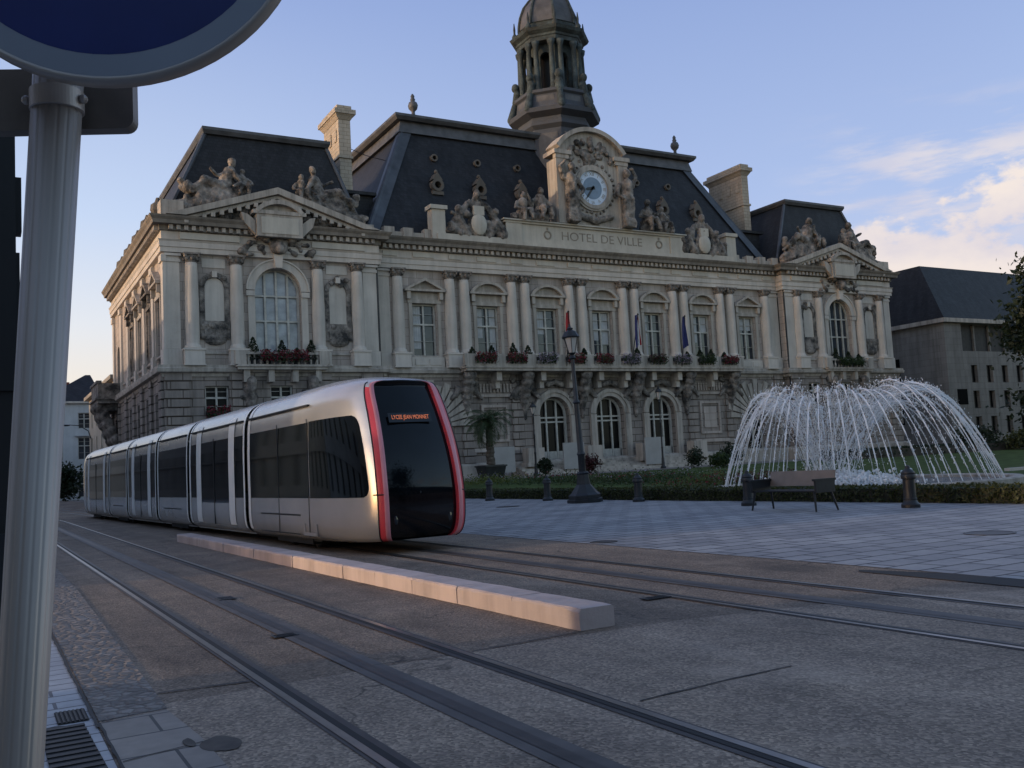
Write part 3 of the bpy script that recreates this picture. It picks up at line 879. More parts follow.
def side_window(u, zb, zt, hw, arch=False):
    f = MB(LEFTM @ Matrix.Translation((u,.3,0))); src = arched_frame(hw,zb,zt,2,(zb+(zt-zb)*.6,)) if arch else rect_window(hw,zb,zt,.1)
    f.v = [f.M @ Vector(p) for p in src.v]; f.f = src.f
    wn_ = f.build('window', S['frame'], hall)
    g = MB(LEFTM @ Matrix.Translation((u,.3,0))); g.face([(-hw,.16,zb),(hw,.16,zb),(hw,.16,zt),(-hw,.16,zt)]); g.build('pane', S['glass'], wn_)
for u in LW: side_window(u, 9.2, 13.7, .75); side_window(u, 2.0, 7.2, .7)
side_window(2.6, 9.2, 13.2, .8, True); side_window(2.6, 2.0, 7.0, .7)

# window surrounds and pediments
def surround(seg):
    f = MB()
    for sx in (-1,1):
        f.box(sx*1.0 if sx>0 else -1.28, 1.28 if sx>0 else -1.0, -.12, .02, 9.6, 13.6)
    f.box(-1.36,1.36,-.14,.02,13.62,13.9); f.box(-1.2,1.2,-.06,.02,13.9,14.45)
    f.box(-1.62,1.62,-.45,.02,14.47,14.62)
    for sx in (-1,1): f.box(sx*1.3-.14, sx*1.3+.14, -.34, .02, 13.9, 14.46)
    if seg:
        r = 1.85; zc = 14.62-1.0; a = math.asin(1.0/r)
        f.arch_ring(0, zc, r-.2, r, -.45, .02, 14, a, PI-a)
        n=10; pts = [(-1.45,14.63)]+[]
        pts = [((r-.2)*math.cos(a+(PI-2*a)*k/n), zc+(r-.2)*math.sin(a+(PI-2*a)*k/n)) for k in range(n+1)]
        f.prism_xz([p for p in pts], -.10, .02)
    else:
        for sx in (-1,1):
            f.prism_xz([(sx*1.62,14.63),(0,15.5),(0,15.27),(sx*1.3,14.63)] if sx < 0 else [(1.3,14.63),(0,15.27),(0,15.5),(1.62,14.63)], -.45, .02)
        f.prism_xz([(-1.3,14.63),(1.3,14.63),(0,15.27)], -.10, .02)
    return f
p_seg = surround(True).build('window_pediment', S['trim'], hall, loc=(bays[1], .8, 0))
p_tri = surround(False).build('window_pediment', S['trim'], hall, loc=(bays[0], .8, 0))
for i in (2,3,4,5): part_copy(p_seg, hall, bays[i]-bays[1])
part_copy(p_tri, hall, bays[6]-bays[0])
for i,u in enumerate(LW):
    f = MB(LEFTM @ Matrix.Translation((u,0,0))); src = surround(False)
    f.v = [f.M @ (Vector((p.x*.86,p.y,p.z-.15))) for p in src.v]; f.f = src.f; f.build('window_pediment', S['carved'] if i % 2 else S['trim'], hall)
# pavilion window arch, niches with carved frames
for s in (-1,1):
    a = MB(); cx = s*27
    a.arch_ring(cx, 13.9, 1.56, 2.05, -.22, .02, 22); a.arch_ring(cx, 13.9, 2.05, 2.15, -.30, .02, 22)
    for sx in (-1,1):
        a.box(cx+sx*1.86-.28, cx+sx*1.86+.28, -.24, .02, 13.5, 13.85)
        a.box(cx+sx*1.80-.22, cx+sx*1.80+.22, -.14, .02, 9.8, 13.5)
    a.prism_xz([(cx-.22,15.4),(cx+.22,15.4),(cx+.34,16.5),(cx-.34,16.5)], -.55, .02)
    P(a, 'window_arch', S['column'])
    for sx in (-1,1):
        nx = cx+sx*4.17
        n = MB()
        n.box(nx-.95,nx-.62,-.10,.02,10.6,14.1); n.box(nx+.62,nx+.95,-.10,.02,10.6,14.1)
        n.arch_ring(nx,14.0,.62,.95,-.14,.02,12); n.box(nx-.95,nx+.95,-.16,.02,11.2,11.75); n.box(nx-.7,nx+.7,-.2,.02,10.7,11.2)
        n.ball((nx,-.05,10.55),.75,.25,.4,10,6)
        for k in range(9):
            n.ball((nx+rnd.uniform(-.85,.85),-.12,rnd.choice((10.75,11.5,14.6,14.9))+rnd.uniform(-.1,.1)),.22,.16,.2,6,4)
        P(n, 'niche_frame', S['carved'])
        n = MB(); n.box(nx-.62,nx+.62,-.03,.02,11.75,14.0); n.prism_xz([(nx+.6*math.cos(PI*k/10),14.0+.6*math.sin(PI*k/10)) for k in range(11)],-.03,.02)
        n.box(nx-.16,nx+.16,-.3,.0,14.6,15.0); n.box(nx-.75,nx+.75,-.05,.02,15.25,15.85)
        P(n, 'niche_panel', S['column'])
# rectangular relief panels between doors and pavilions, fan voussoirs over the side arches
rp = MB()
for s in (-1,1):
    cx = s*10.6
    rp.box(cx-1.15,cx+1.15,.42,.56,3.2,3.4); rp.box(cx-1.15,cx+1.15,.42,.56,5.8,6.0); rp.box(cx-1.15,cx-.95,.42,.56,3.4,5.8); rp.box(cx+.95,cx+1.15,.42,.56,3.4,5.8)
    rp.box(cx-.7,cx+.7,.48,.56,3.7,5.5)
    rp.box(cx-1.9,cx+1.9,.36,.56,2.45,2.75); rp.box(cx-1.9,cx+1.9,.40,.56,6.6,6.85)
    for k in range(13): rp.box(cx-1.8+k*.29,cx-1.64+k*.29,.42,.56,6.95,7.6)
P(rp, 'relief_panel', S['stone'])
fv = MB()
for s in (-1,1):
    cx = s*15.9; zc = 4.45
    for k in range(15):
        a = PI*(k+.5)/15; hw = PI/15*.38; r0_, r1_ = 1.18, 3.1+.35*(k % 2)
        pts = [(cx+r0_*math.cos(a-hw),zc+r0_*math.sin(a-hw)),(cx+r1_*math.cos(a-hw),zc+r1_*math.sin(a-hw)),(cx+r1_*math.cos(a+hw),zc+r1_*math.sin(a+hw)),(cx+r0_*math.cos(a+hw),zc+r0_*math.sin(a+hw))]
        fv.prism_xz(pts, .30, .56)
P(fv, 'voussoir', S['trim'])
da = MB()
for d_ in doors:
    da.arch_ring(d_, 5.15, 1.41, 1.72, .36, .56, 20); da.arch_ring(d_, 5.15, 1.72, 1.98, .26, .56, 20)
    for sx in (-1,1): da.box(d_+sx*1.70-.28, d_+sx*1.70+.28, .30, .56, 1.3, 5.1)
P(da, 'door_arch', S['trim'])
# carved consoles with masks under the balcony, garlands
cs = MB()
for x in (-13.0,-8.0,-2.65,2.65,8.0,13.0):
    for k in range(5): cs.ball((x, .45-.22*k, 6.2+.5*k), .42+.04*k, .4, .42, 8, 6)
    cs.capsule((x-.55,.35,7.2),(x-1.25,.3,6.5),.28,.16); cs.capsule((x+.55,.35,7.2),(x+1.25,.3,6.5),.28,.16)
    for k in range(8): cs.ball((x+rnd.uniform(-1.0,1.0),.4,rnd.uniform(6.3,8.0)),rnd.uniform(.15,.3))
    cs.capsule((x,.45,6.0),(x,.45,4.9),.3,.14)
for x in (-5.3,0,5.3):
    for k in range(5): cs.ball((x+(k-2)*.32,.30,7.5+.1*(2-abs(k-2))),.24)
remeshed(cs, 'carved_console', S['carved'], hall, .09, .05, 2)
bk = MB()
for x in (-10.6,-6.7,-4.0,-1.3,1.3,4.0,6.7,10.6):
    bk.box(x-.22,x+.22,-.55,.55,7.75,8.45); bk.box(x-.18,x+.18,-.2,.55,7.2,7.76)
P(bk, 'bracket', S['trim'])
bs = MB(); bs.box(-13.5,13.5,-.95,.3,8.46,8.84); bs.box(-13.6,13.6,-1.05,.3,8.66,8.78); P(bs, 'balcony_slab', S['trim'])
rl = MB()
for x in (-13.2,-10.6,-7.95,-5.3,-2.65,0,2.65,5.3,7.95,10.6,13.2): rl.box(x-.42,x+.42,-.92,-.62,8.84,9.72)
for k in range(10):
    x0 = (-13.2,-10.6,-7.95,-5.3,-2.65,0,2.65,5.3,7.95,10.6)[k]+.42; x1 = (-10.6,-7.95,-5.3,-2.65,0,2.65,5.3,7.95,10.6,13.2)[k]-.42
    rl.box(x0,x1,-.90,-.66,9.52,9.68); rl.box(x0,x1,-.90,-.66,8.84,8.98)
    n = 6
    for i in range(n): rl.lathe([(.07,8.98),(.11,9.15),(.05,9.3),(.07,9.52)], (x0+(i+.5)*(x1-x0)/n,-.78,0), 6)
P(rl, 'balustrade', S['trim'])
# window guards (outer bays) and pavilion balconies
for s in (-1,1):
    g = MB(); g.box(s*15.9-1.3,s*15.9+1.3,.45,.78,8.86,9.58); 
    for k in range(2): g.box(s*15.9-1.05+k*1.15,s*15.9-.1+k*1.15,.40,.452,9.0,9.45)
    P(g, 'window_guard', S['column'])
    b = MB(); cx = s*27; b.box(cx-3.0,cx+3.0,-1.0,-.05,8.5,8.84); b.box(cx-3.1,cx+3.1,-1.1,-.05,8.68,8.78)
    for x in (-2.8,2.8): b.box(cx+x-.35,cx+x+.35,-.98,-.6,8.84,9.75)
    for x in (-2.4,2.4,-.8,.8): b.box(cx+x-.2,cx+x+.2,-.85,-.1,7.7,8.5)
    b.box(cx-2.45,cx+2.45,-.9,-.7,9.5,9.66)
    for k in range(12): b.lathe([(.07,8.84),(.1,9.1),(.05,9.3),(.07,9.5)], (cx-2.3+k*4.6/11,-.8,0), 6)
    P(b, 'pavilion_balcony', S['trim'])
    c = MB()
    for x in (-2.1,2.1):
        for k in range(4): c.ball((cx+x,-.35-.1*k,6.4+.45*k),.4)
        for k in range(10): c.ball((cx+x+rnd.uniform(-.7,.7),-.4,rnd.uniform(5.4,7.8)),rnd.uniform(.15,.3))
    remeshed(c, 'carved_cartouche', S['carved'], hall, .1, .05, 5)
# big corbelled balcony on the left side
b = MB(LEFTM); b.box(.2,5.4,-2.0,-.2,8.2,8.75); b.box(.05,5.55,-2.15,-.2,8.5,8.62); b.box(.3,5.3,-1.95,-1.75,8.75,9.85); b.box(.3,.5,-1.75,-.1,8.75,9.85); b.box(5.1,5.3,-1.75,-.1,8.75,9.85); b.box(.2,5.4,-2.05,-1.65,9.85,10.05)
P(b, 'side_balcony', S['carved'])
b = MB(LEFTM)
for u in (1.0,2.8,4.6):
    for k in range(6): b.ball((u,-.3-.28*k,4.6+.68*k),.5,.45,.5)
    b.box(u-.3,u+.3,-1.7,-.1,7.6,8.2)
remeshed(b, 'side_corbel', S['carved'], hall, .1, .05, 9)
# left front corner scroll, entrance steps and door parapets
st = MB()
for k in range(7): st.box(-9.5-.0*k,9.5,-3.2+.5*k,.55,.3+.15*k,.45+.15*k)
P(st, 'step', S['trim'])
pp = MB()
for x in (-8.0,-2.65,2.65,8.0): pp.box(x-.9,x+.9,-1.2,.0,1.2,1.5); pp.box(x-.7,x+.7,-1.0,-.05,1.5,2.6)
P(pp, 'door_pedestal', S['trim'])
# attic: parapet with piers, inscription panel
pa = MB()
for s in (-1,1):
    for x0,x1 in ((14.6,20.6),): pa.box(*sorted((s*x0,s*x1)),.9,1.3,18.45,18.95)
    for x in (15.2,16.9,18.4,20.0): pa.box(s*x-.4,s*x+.4,.75,1.35,18.45,19.25)
    pa.box(*sorted((s*33.0,s*34.4)),-.3,1.0,18.45,19.5)
pa.box(-14.6,14.6,.7,1.35,18.45,18.9)
P(pa, 'parapet', S['trim'])
ip = MB(); ip.box(-8.7,8.7,.45,1.6,18.5,20.25); ip.box(-8.95,8.95,.3,1.7,20.25,20.55); ip.box(-9.1,9.1,.15,1.7,20.42,20.52); ip.box(-8.85,8.85,.33,1.6,18.46,18.75)
for x in (-8.1,8.1): ip.box(x-.7,x+.7,.36,.46,18.76,20.24)
insc = P(ip, 'inscription_panel', S['panel'])
def text_mesh(name, s_, size, mat, parent, M4, ext=.01, align='CENTER'):
    cu = bpy.data.curves.new(name, 'FONT'); cu.body = s_; cu.size = size; cu.extrude = ext; cu.align_x = align; cu.align_y = 'CENTER'
    ob = bpy.data.objects.new(name, cu); COL.objects.link(ob)
    dg = bpy.context.evaluated_depsgraph_get(); dg.update()
    me = bpy.data.meshes.new_from_object(ob.evaluated_get(dg), depsgraph=dg)
    bpy.data.objects.remove(ob); bpy.data.curves.remove(cu)
    me.transform(M4); me.materials.clear(); me.materials.append(mat); me.name = name
    o_ = bpy.data.objects.new(name, me); COL.objects.link(o_); o_.parent = parent
    return o_
FACE = Matrix.Rotation(PI/2, 4, 'X')      # text reads along +x, facing -y
text_mesh('lettering', 'HOTEL DE VILLE', 1.0, S['letters'], insc, Matrix.Translation((.35,.45,19.5)) @ FACE @ Matrix.Scale(1.12,4,(1,0,0)))
em = MB()
for x in (-5.0,6.2):
    em.arch_ring(x,19.5,.24,.36,.40,.46,14,0,2*PI); em.box(x-.08,x+.08,.41,.46,19.9,20.1)
em.build('wreath', S['letters'], insc)

# ------------------------------------------------------------------ clock gable
gb = MB()
gb.box(-2.95,2.95,.4,1.7,20.55,26.2)
r = 3.95; zc = 28.55-r; a = math.acos(3.25/r)
n = 16; pts = [(r*math.cos(a+(PI-2*a)*k/n)*.97, zc+r*math.sin(a+(PI-2*a)*k/n)) for k in range(n+1)]
gb.prism_xz([(-3.15,26.2),(3.15,26.2)]+pts, .45, 1.7)
gable = P(gb, 'clock_gable', S['trim'])
ga = MB(); ga.arch_ring(0, zc, r-.08, r+.28, .05, 1.75, 22, a, PI-a)
for s in (-1,1): ga.box(*sorted((s*2.1,s*3.75)),.0,1.75,26.25,26.6); ga.box(*sorted((s*2.3,s*3.6)),.1,.5,25.9,26.25); ga.box(*sorted((s*2.6,s*3.55)),.16,1.6,20.56,25.9)
ga.build('gable_cornice', S['trim'], gable)
ca = MB()
for k in range(60):
    x = rnd.uniform(-2.1,2.1); z = 26.1+rnd.uniform(-.3,2.1)*(1-abs(x)/3.8); ca.ball((x,.38,z),rnd.uniform(.12,.30))
for k in range(30):
    a_ = 2*PI*k/30; rr = 2.05+rnd.uniform(-.05,.22); ca.ball((rr*math.cos(a_), .38, 23.75+rr*math.sin(a_)*.98), rnd.uniform(.12,.2))
ca.capsule((-1.7,.3,21.4),(0,.25,20.95),.26,.3); ca.capsule((1.7,.3,21.4),(0,.25,20.95),.26,.3)
remeshed(ca, 'gable_carving', S['carved'], gable, .08, .07, 4)
ck = MB(); ck.arch_ring(0,23.75,1.46,1.78,.16,.42,40,0,2*PI); ck.arch_ring(0,23.75,1.78,1.95,.24,.42,40,0,2*PI)
ck.build('clock_surround', S['trim'], gable)
cf = MB(); cf.face([(1.47*math.cos(2*PI*k/48),.36,23.75+1.47*math.sin(2*PI*k/48)) for k in range(48)])
cf.build('clock_face', plain('white enamel dial', (.50,.57,.68), .3, 0, .06), gable)
cf = MB(); cf.face([(.93*math.cos(2*PI*k/48),.352,23.75+.93*math.sin(2*PI*k/48)) for k in range(48)])
cf.build('dial_center', plain('blue grey dial', (.13,.19,.27), .3, 0, .15, 2), gable)
num = ['XII','I','II','III','IIII','V','VI','VII','VIII','IX','X','XI']
for k, q in enumerate(num):
    an = PI/2 - k*PI/6
    text_mesh('numeral', q, .40, S['letters'], gable, Matrix.Translation((1.19*math.cos(an),.352,23.75+1.19*math.sin(an))) @ FACE @ Matrix.Rotation(an-PI/2,4,'Z'), .004)
def hand(ang, L, w_):
    h = MB(); d = Vector((math.sin(ang),0,math.cos(ang))); nx = Vector((math.cos(ang),0,-math.sin(ang))); c = Vector((0,.33,23.75))
    h.face([c-d*.25-nx*w_,c+d*L*.7-nx*w_,c+d*L,c+d*L*.7+nx*w_,c-d*.25+nx*w_]); h.build('clock_hand', S['iron'], gable)
hand(R(216), 1.2, .09); hand(R(258), .75, .13); gable.location.x = -.42

# ------------------------------------------------------------------ statues
def figure(mb, base, facing=1, pose='sit', sc=1.0, lean=0.0):
    x, y, z = base
    def p(a, b, c): return (x+facing*a*sc, y+b*sc, z+c*sc)
    if pose == 'recline':
        mb.capsule(p(0,0,.55),p(.35,0,1.45),.42*sc,.40*sc); mb.capsule(p(.35,0,1.5),p(.42,-.05,1.85),.15*sc,.14*sc); mb.ball(p(.45,-.1,2.05),.24*sc,.24*sc,.29*sc)
        mb.capsule(p(-.1,-.15,.5),p(-1.1,-.35,.85),.34*sc,.24*sc); mb.capsule(p(-1.1,-.35,.85),p(-1.9,-.3,.1),.23*sc,.14*sc)
        mb.capsule(p(-.1,.15,.45),p(-1.3,.0,.45),.32*sc,.22*sc); mb.capsule(p(-1.3,0,.45),p(-2.1,.0,-.15),.2*sc,.13*sc)
        mb.capsule(p(.5,-.3,1.45),p(.9,-.45,.8),.17*sc,.13*sc); mb.capsule(p(.9,-.45,.8),p(.45,-.7,.5),.12*sc,.09*sc)
        mb.capsule(p(.2,.3,1.5),p(-.3,.1,1.25),.16*sc,.12*sc); mb.capsule(p(-.3,.1,1.25),p(-.75,-.15,1.5),.11*sc,.09*sc)
        for k in range(6): mb.capsule(p(.3-.3*k,-.2,.2),p(.1-.36*k,-.4,-.25-.1*k),.26*sc,.2*sc)
        mb.capsule(p(.6,.2,.9),p(1.2,.1,.1),.4*sc,.35*sc)
    elif pose == 'sit':
        mb.capsule(p(0,0,.7),p(.05,0,1.5),.38*sc,.40*sc); mb.capsule(p(.05,0,1.55),p(.05,-.05,1.85),.14*sc,.13*sc); mb.ball(p(.05,-.1,2.08),.23*sc,.24*sc,.28*sc)
        mb.capsule(p(-.2,-.1,.65),p(-.25,-.85,.7),.3*sc,.24*sc); mb.capsule(p(-.25,-.85,.7),p(-.3,-.9,-.05),.22*sc,.15*sc)
        mb.capsule(p(.2,-.1,.65),p(.3,-.8,.75),.3*sc,.24*sc); mb.capsule(p(.3,-.8,.75),p(.45,-.95,.0),.22*sc,.15*sc)
        mb.capsule(p(-.45,0,1.45),p(-.75,-.2,.95),.16*sc,.13*sc); mb.capsule(p(-.75,-.2,.95),p(-.5,-.65,.85),.12*sc,.09*sc)
        mb.capsule(p(.45,0,1.45),p(.9,-.1,1.2),.16*sc,.12*sc); mb.capsule(p(.9,-.1,1.2),p(1.15,-.2,1.75),.11*sc,.08*sc)
        mb.capsule(p(0,.1,.2),p(0,.2,.6),.6*sc,.45*sc)
    elif pose == 'stand':
        mb.capsule(p(-.16,0,.1),p(-.2,-.05,1.0),.17*sc,.24*sc); mb.capsule(p(.18,0,.1),p(.18,-.12,1.0),.17*sc,.24*sc)
        mb.capsule(p(0,0,1.1),p(.05,0,2.0),.38*sc,.40*sc); mb.capsule(p(.05,0,2.05),p(.02,-.05,2.4),.14*sc,.13*sc); mb.ball(p(0,-.1,2.65),.23*sc,.24*sc,.29*sc)
        mb.capsule(p(-.45,0,2.0),p(-.75,-.1,1.4),.16*sc,.13*sc); mb.capsule(p(-.75,-.1,1.4),p(-.45,-.3,1.15),.12*sc,.09*sc)
        mb.capsule(p(.45,0,2.0),p(.7,-.05,2.6),.16*sc,.12*sc); mb.capsule(p(.7,-.05,2.6),p(.4,-.05,3.0),.11*sc,.09*sc)
        for k in range(5): mb.capsule(p(-.3+.15*k,-.15,.1),p(-.25+.12*k,-.2,1.2),.12*sc,.14*sc)
def statue(name, specs, seed, extra=None, voxel=.075, mat='carved'):
    m = MB()
    for sp_ in specs: figure(m, *sp_)
    if extra: extra(m)
    o_ = remeshed(m, name, S[mat], hall, voxel*.85, .10, seed)
    return o_
for s in (-1,1):                                     # reclining groups over both pavilion pediments
    cx = s*27
    for q in (-1,1):
        bx = cx+q*3.3
        def ex(m, bx=bx, q=q):
            m.capsule((bx+q*2.6,.4,19.1),(bx-q*1.0,.4,20.3),.7,.6)
            m.capsule((bx+q*1.8,.5,20.2),(bx+q*2.6,.4,20.6),.35,.3); m.ball((bx+q*2.7,.3,21.0),.28)
            m.capsule((bx+q*1.6,.2,19.7),(bx+q*3.2,.0,19.4),.3,.2)
            for k in range(22): m.ball((bx+rnd.uniform(-1.5,2.6)*q,.05,19.9+rnd.uniform(-.3,1.0)),rnd.uniform(.12,.34))
        statue('statue_group', [((bx,.35,20.2),-q,'recline',1.15 if s < 0 else 1.35),((bx-q*1.3,.4,20.4),q,'sit',.8 if s < 0 else 1.0)], int(bx*3)%50, ex)
for q in (-1,1):                                     # caryatids beside the clock, seated figures beyond
    statue('caryatid', [((q*2.75,.0,21.3),q,'stand',1.45)], 11+q, lambda m, q=q: (m.box(q*2.75-.55,q*2.75+.55,-.45,.4,20.55,21.3)), .08)
    statue('seated_statue', [((q*5.3,.7,20.7),q,'sit',1.15),((q*7.0,.8,20.6),-q,'sit',1.0)], 17+q,
           lambda m, q=q: [m.ball((q*(4.7+rnd.uniform(0,3.2)),.75,20.75+rnd.uniform(0,.5)),rnd.uniform(.2,.4)) for k in range(12)])
    def cart(m, q=q):
        cx = q*11.2
        m.ball((cx,.55,19.9),.85,.35,1.05,12,8); m.ball((cx,.55,21.0),.6,.35,.35)
        for k in range(5): m.capsule((cx-.5+.25*k,.55,21.2),(cx-.6+.3*k,.55,21.75+.15*(2-abs(k-2))),.13,.11)
        m.ball((cx,.5,22.2),.32,.3,.4)
        for sx in (-1,1):
            m.capsule((cx+sx*.9,.6,19.0),(cx+sx*1.6,.6,20.2),.35,.4); m.capsule((cx+sx*1.4,.6,20.6),(cx+sx*.8,.6,21.5),.36,.22); m.ball((cx+sx*2.1,.6,19.4),.55,.4,.55)
            m.capsule((cx+sx*1.8,.6,20.1),(cx+sx*2.6,.65,19.2),.34,.25); m.ball((cx+sx*1.6,.5,21.0),.3)
            for k in range(12): m.ball((cx+sx*rnd.uniform(.7,2.5),.5,19.0+rnd.uniform(0,1.9)*.9),rnd.uniform(.15,.32))
    m = MB(); cart(m); remeshed(m, 'coat_of_arms', S['carved'], hall, .08, .06, 23+q)
    m = MB(); cx = q*11.2; m.ball((cx,.30,19.85),.68,.2,.85,14,8); m.box(cx-.45,cx+.45,.2,.5,20.55,21.25); m.box(cx-3.5,cx+3.5,.35,1.2,18.5,18.95); m.box(cx+q*3.3-.55,cx+q*3.3+.55,.5,1.3,18.5,20.8); m.box(cx+q*3.3-.7,cx+q*3.3+.7,.35,1.4,20.8,21.1)
    P(m, 'shield', S['panel'])

# ------------------------------------------------------------------ pavilion pediments
for s in (-1,1):
    cx = s*27; g = MB()
    A, B = 7.2, 2.35
    for q in (-1,1):
        poly = [(cx+q*A,18.42),(cx+q*(A-1.2),18.42),(cx,20.35),(cx,20.8)]
        if q > 0: poly = poly
        g.prism_xz(poly if q < 0 else poly[::-1], -.95, .6)
        poly = [(cx+q*(A-1.35),18.42),(cx+q*(A-2.0),18.42),(cx,20.08),(cx,20.30)]
        g.prism_xz(poly if q < 0 else poly[::-1], -.70, .6)
    for q in (-1,1):
        for k in range(11):
            x = cx+q*(.35+k*.56); z = 20.12-(abs(x-cx))*.318
            g.box(x-.13,x+.13,-.86,-.69,z-.30,z-.03)
    P(g, 'pediment', S['trim'])
    g = MB(); g.prism_xz([(cx-A+1.2,18.43),(cx+A-1.2,18.43),(cx,20.3)], -.15, .5)
    for k in range(46):
        x = cx+rnd.uniform(-4.6,4.6); zt = 20.2-abs(x-cx)*.34; z = rnd.uniform(18.5,max(18.55,zt)); g.ball((x,-.2,z),rnd.uniform(.15,.32))
    remeshed(g, 'tympanum', S['carved'], hall, .08, .04, 31+s)
    g = MB(); g.box(cx-1.55,cx+1.55,-1.15,-.1,17.35,18.85); g.box(cx-1.8,cx+1.8,-1.22,-.1,18.85,19.1)
    rr = 2.2; zz = 19.1-1.45; aa = math.acos(1.65/rr)
    g.arch_ring(cx, zz, rr-.28, rr, -1.25, -.1, 16, aa, PI-aa)
    g.prism_xz([(cx+(rr-.28)*math.cos(aa+(PI-2*aa)*k/12),zz+(rr-.28)*math.sin(aa+(PI-2*aa)*k/12)) for k in range(13)], -.85, -.1)
    for sx in (-1,1):
        g.prism_xz([(cx+sx*1.6,17.5),(cx+sx*2.3,18.2),(cx+sx*2.5,18.9),(cx+sx*2.1,18.8),(cx+sx*1.6,18.4)][::sx], -1.0, -.1)
    tb = P(g, 'tablet', S['trim'])
    g = MB(); g.box(cx-1.25,cx+1.25,-1.19,-1.14,17.55,18.65); g.build('tablet_face', S['panel'], tb)
    g = MB()
    g.ball((cx,-.6,16.85),.7,.3,.6,10,6); g.ball((cx,-.85,16.7),.3,.25,.4)
    for sx in (-1,1):
        for k in range(14): g.ball((cx+sx*(.8+k*.13),-.35,16.9-.02*k+rnd.uniform(-.5,.5)),rnd.uniform(.12,.24))
        g.capsule((cx+sx*.8,-.6,17.3),(cx+sx*2.0,-.5,17.9),.25,.2)
    remeshed(g, 'mask_carving', S['carved'], hall, .08, .05, 41+s)

# ------------------------------------------------------------------ roofs
def hip_strip(mb, a, b, w_=.28):
    a = Vector(a); b = Vector(b); mb.tube([a, b], w_, 6)
rf = MB(); rf.frustum((-19.9,19.9,1.5,23.0),(-14.8,14.8,6.0,18.0),18.6,28.6)
main = P(rf, 'main_roof', S['slate'])
rf = MB(); rf.frustum((-15.15,15.15,5.72,18.3),(-14.9,14.9,5.95,18.05),28.5,29.5); rf.frustum((-15.3,15.3,5.6,18.4),(-15.5,15.5,5.4,18.6),29.5,29.75); rf.box(-15.5,15.5,5.4,18.6,29.75,29.95)
P(rf, 'roof_crest', S['lead'])
rf = MB()
for sx in (-1,1):
    for (yb,yt) in ((1.5,6.0),(23.0,18.0)):
        d_ = Vector((sx*14.8,yt,28.6))-Vector((sx*19.9,yb,18.6))
        a_ = Vector((sx*19.9,yb,18.6)); b_ = Vector((sx*14.8,yt,28.6))
        off = Vector((0,0,.08))
        fx_ = Vector((-sx*.85,0,0)); fy_ = Vector((0,.75 if yb < 10 else -.75,0))
        pr_ = [a_+off+Vector((0,-.12 if yb<10 else .12,0)), b_+off+Vector((0,-.12 if yb<10 else .12,0))]
        rf.face([pr_[0]+fx_,pr_[0],pr_[1],pr_[1]+fx_])
        pr_ = [a_+off+Vector((sx*.12,0,0)), b_+off+Vector((sx*.12,0,0))]
        rf.face([pr_[0]+fy_,pr_[0],pr_[1],pr_[1]+fy_])
        rf.tube([a_,b_],.2,6)
P(rf, 'hip_cover', S['hip'])
fin = None
for sx in (-1,1):
    f = MB(); f.lathe([(.34,0),(.34,.2),(.16,.3),(.14,.55),(.36,.8),(.42,1.05),(.34,1.3),(.16,1.42),(.22,1.55),(.14,1.7),(.17,1.85),(.05,2.05)], (sx*13.6,6.2,29.95), 10)
    P(f, 'finial', S['lead'], True)
# small roof lights (dark openings with pale frames)
def roofpt(x, z):                     # a point on the front slope
    return 1.5+(z-18.6)*.45
rl_ = None
for (x, z, big) in ((-13.1,23.6,1),(-9.3,23.6,1),(-5.4,23.6,1),(9.4,23.6,1),(13.3,23.6,1),(-12.6,26.3,0),(-8.7,26.3,0),(-4.9,26.3,0),(7.6,26.3,0),(11.2,26.3,0),(-13.8,20.9,0)):
    m = MB(); y = roofpt(x, z); k = .52 if big else .30
    if big:
        m.arch_ring(x, z, k*.55, k, y-.55, y+.3, 14, 0, 2*PI); m.prism_xz([(x-k*.9,z+k*.8),(x+k*.9,z+k*.8),(x,z+k*2.0)], y-.5, y+.5); m.ball((x,y-.2,z+k*2.2),.16)
        m.box(x-k*.95,x+k*.95,y-.5,y+.4,z-k*1.5,z-k*.95)
    else: m.arch_ring(x, z, k*.6, k, y-.3, y+.2, 12, 0, 2*PI)
    P(m, 'roof_light', S['towerstone'])
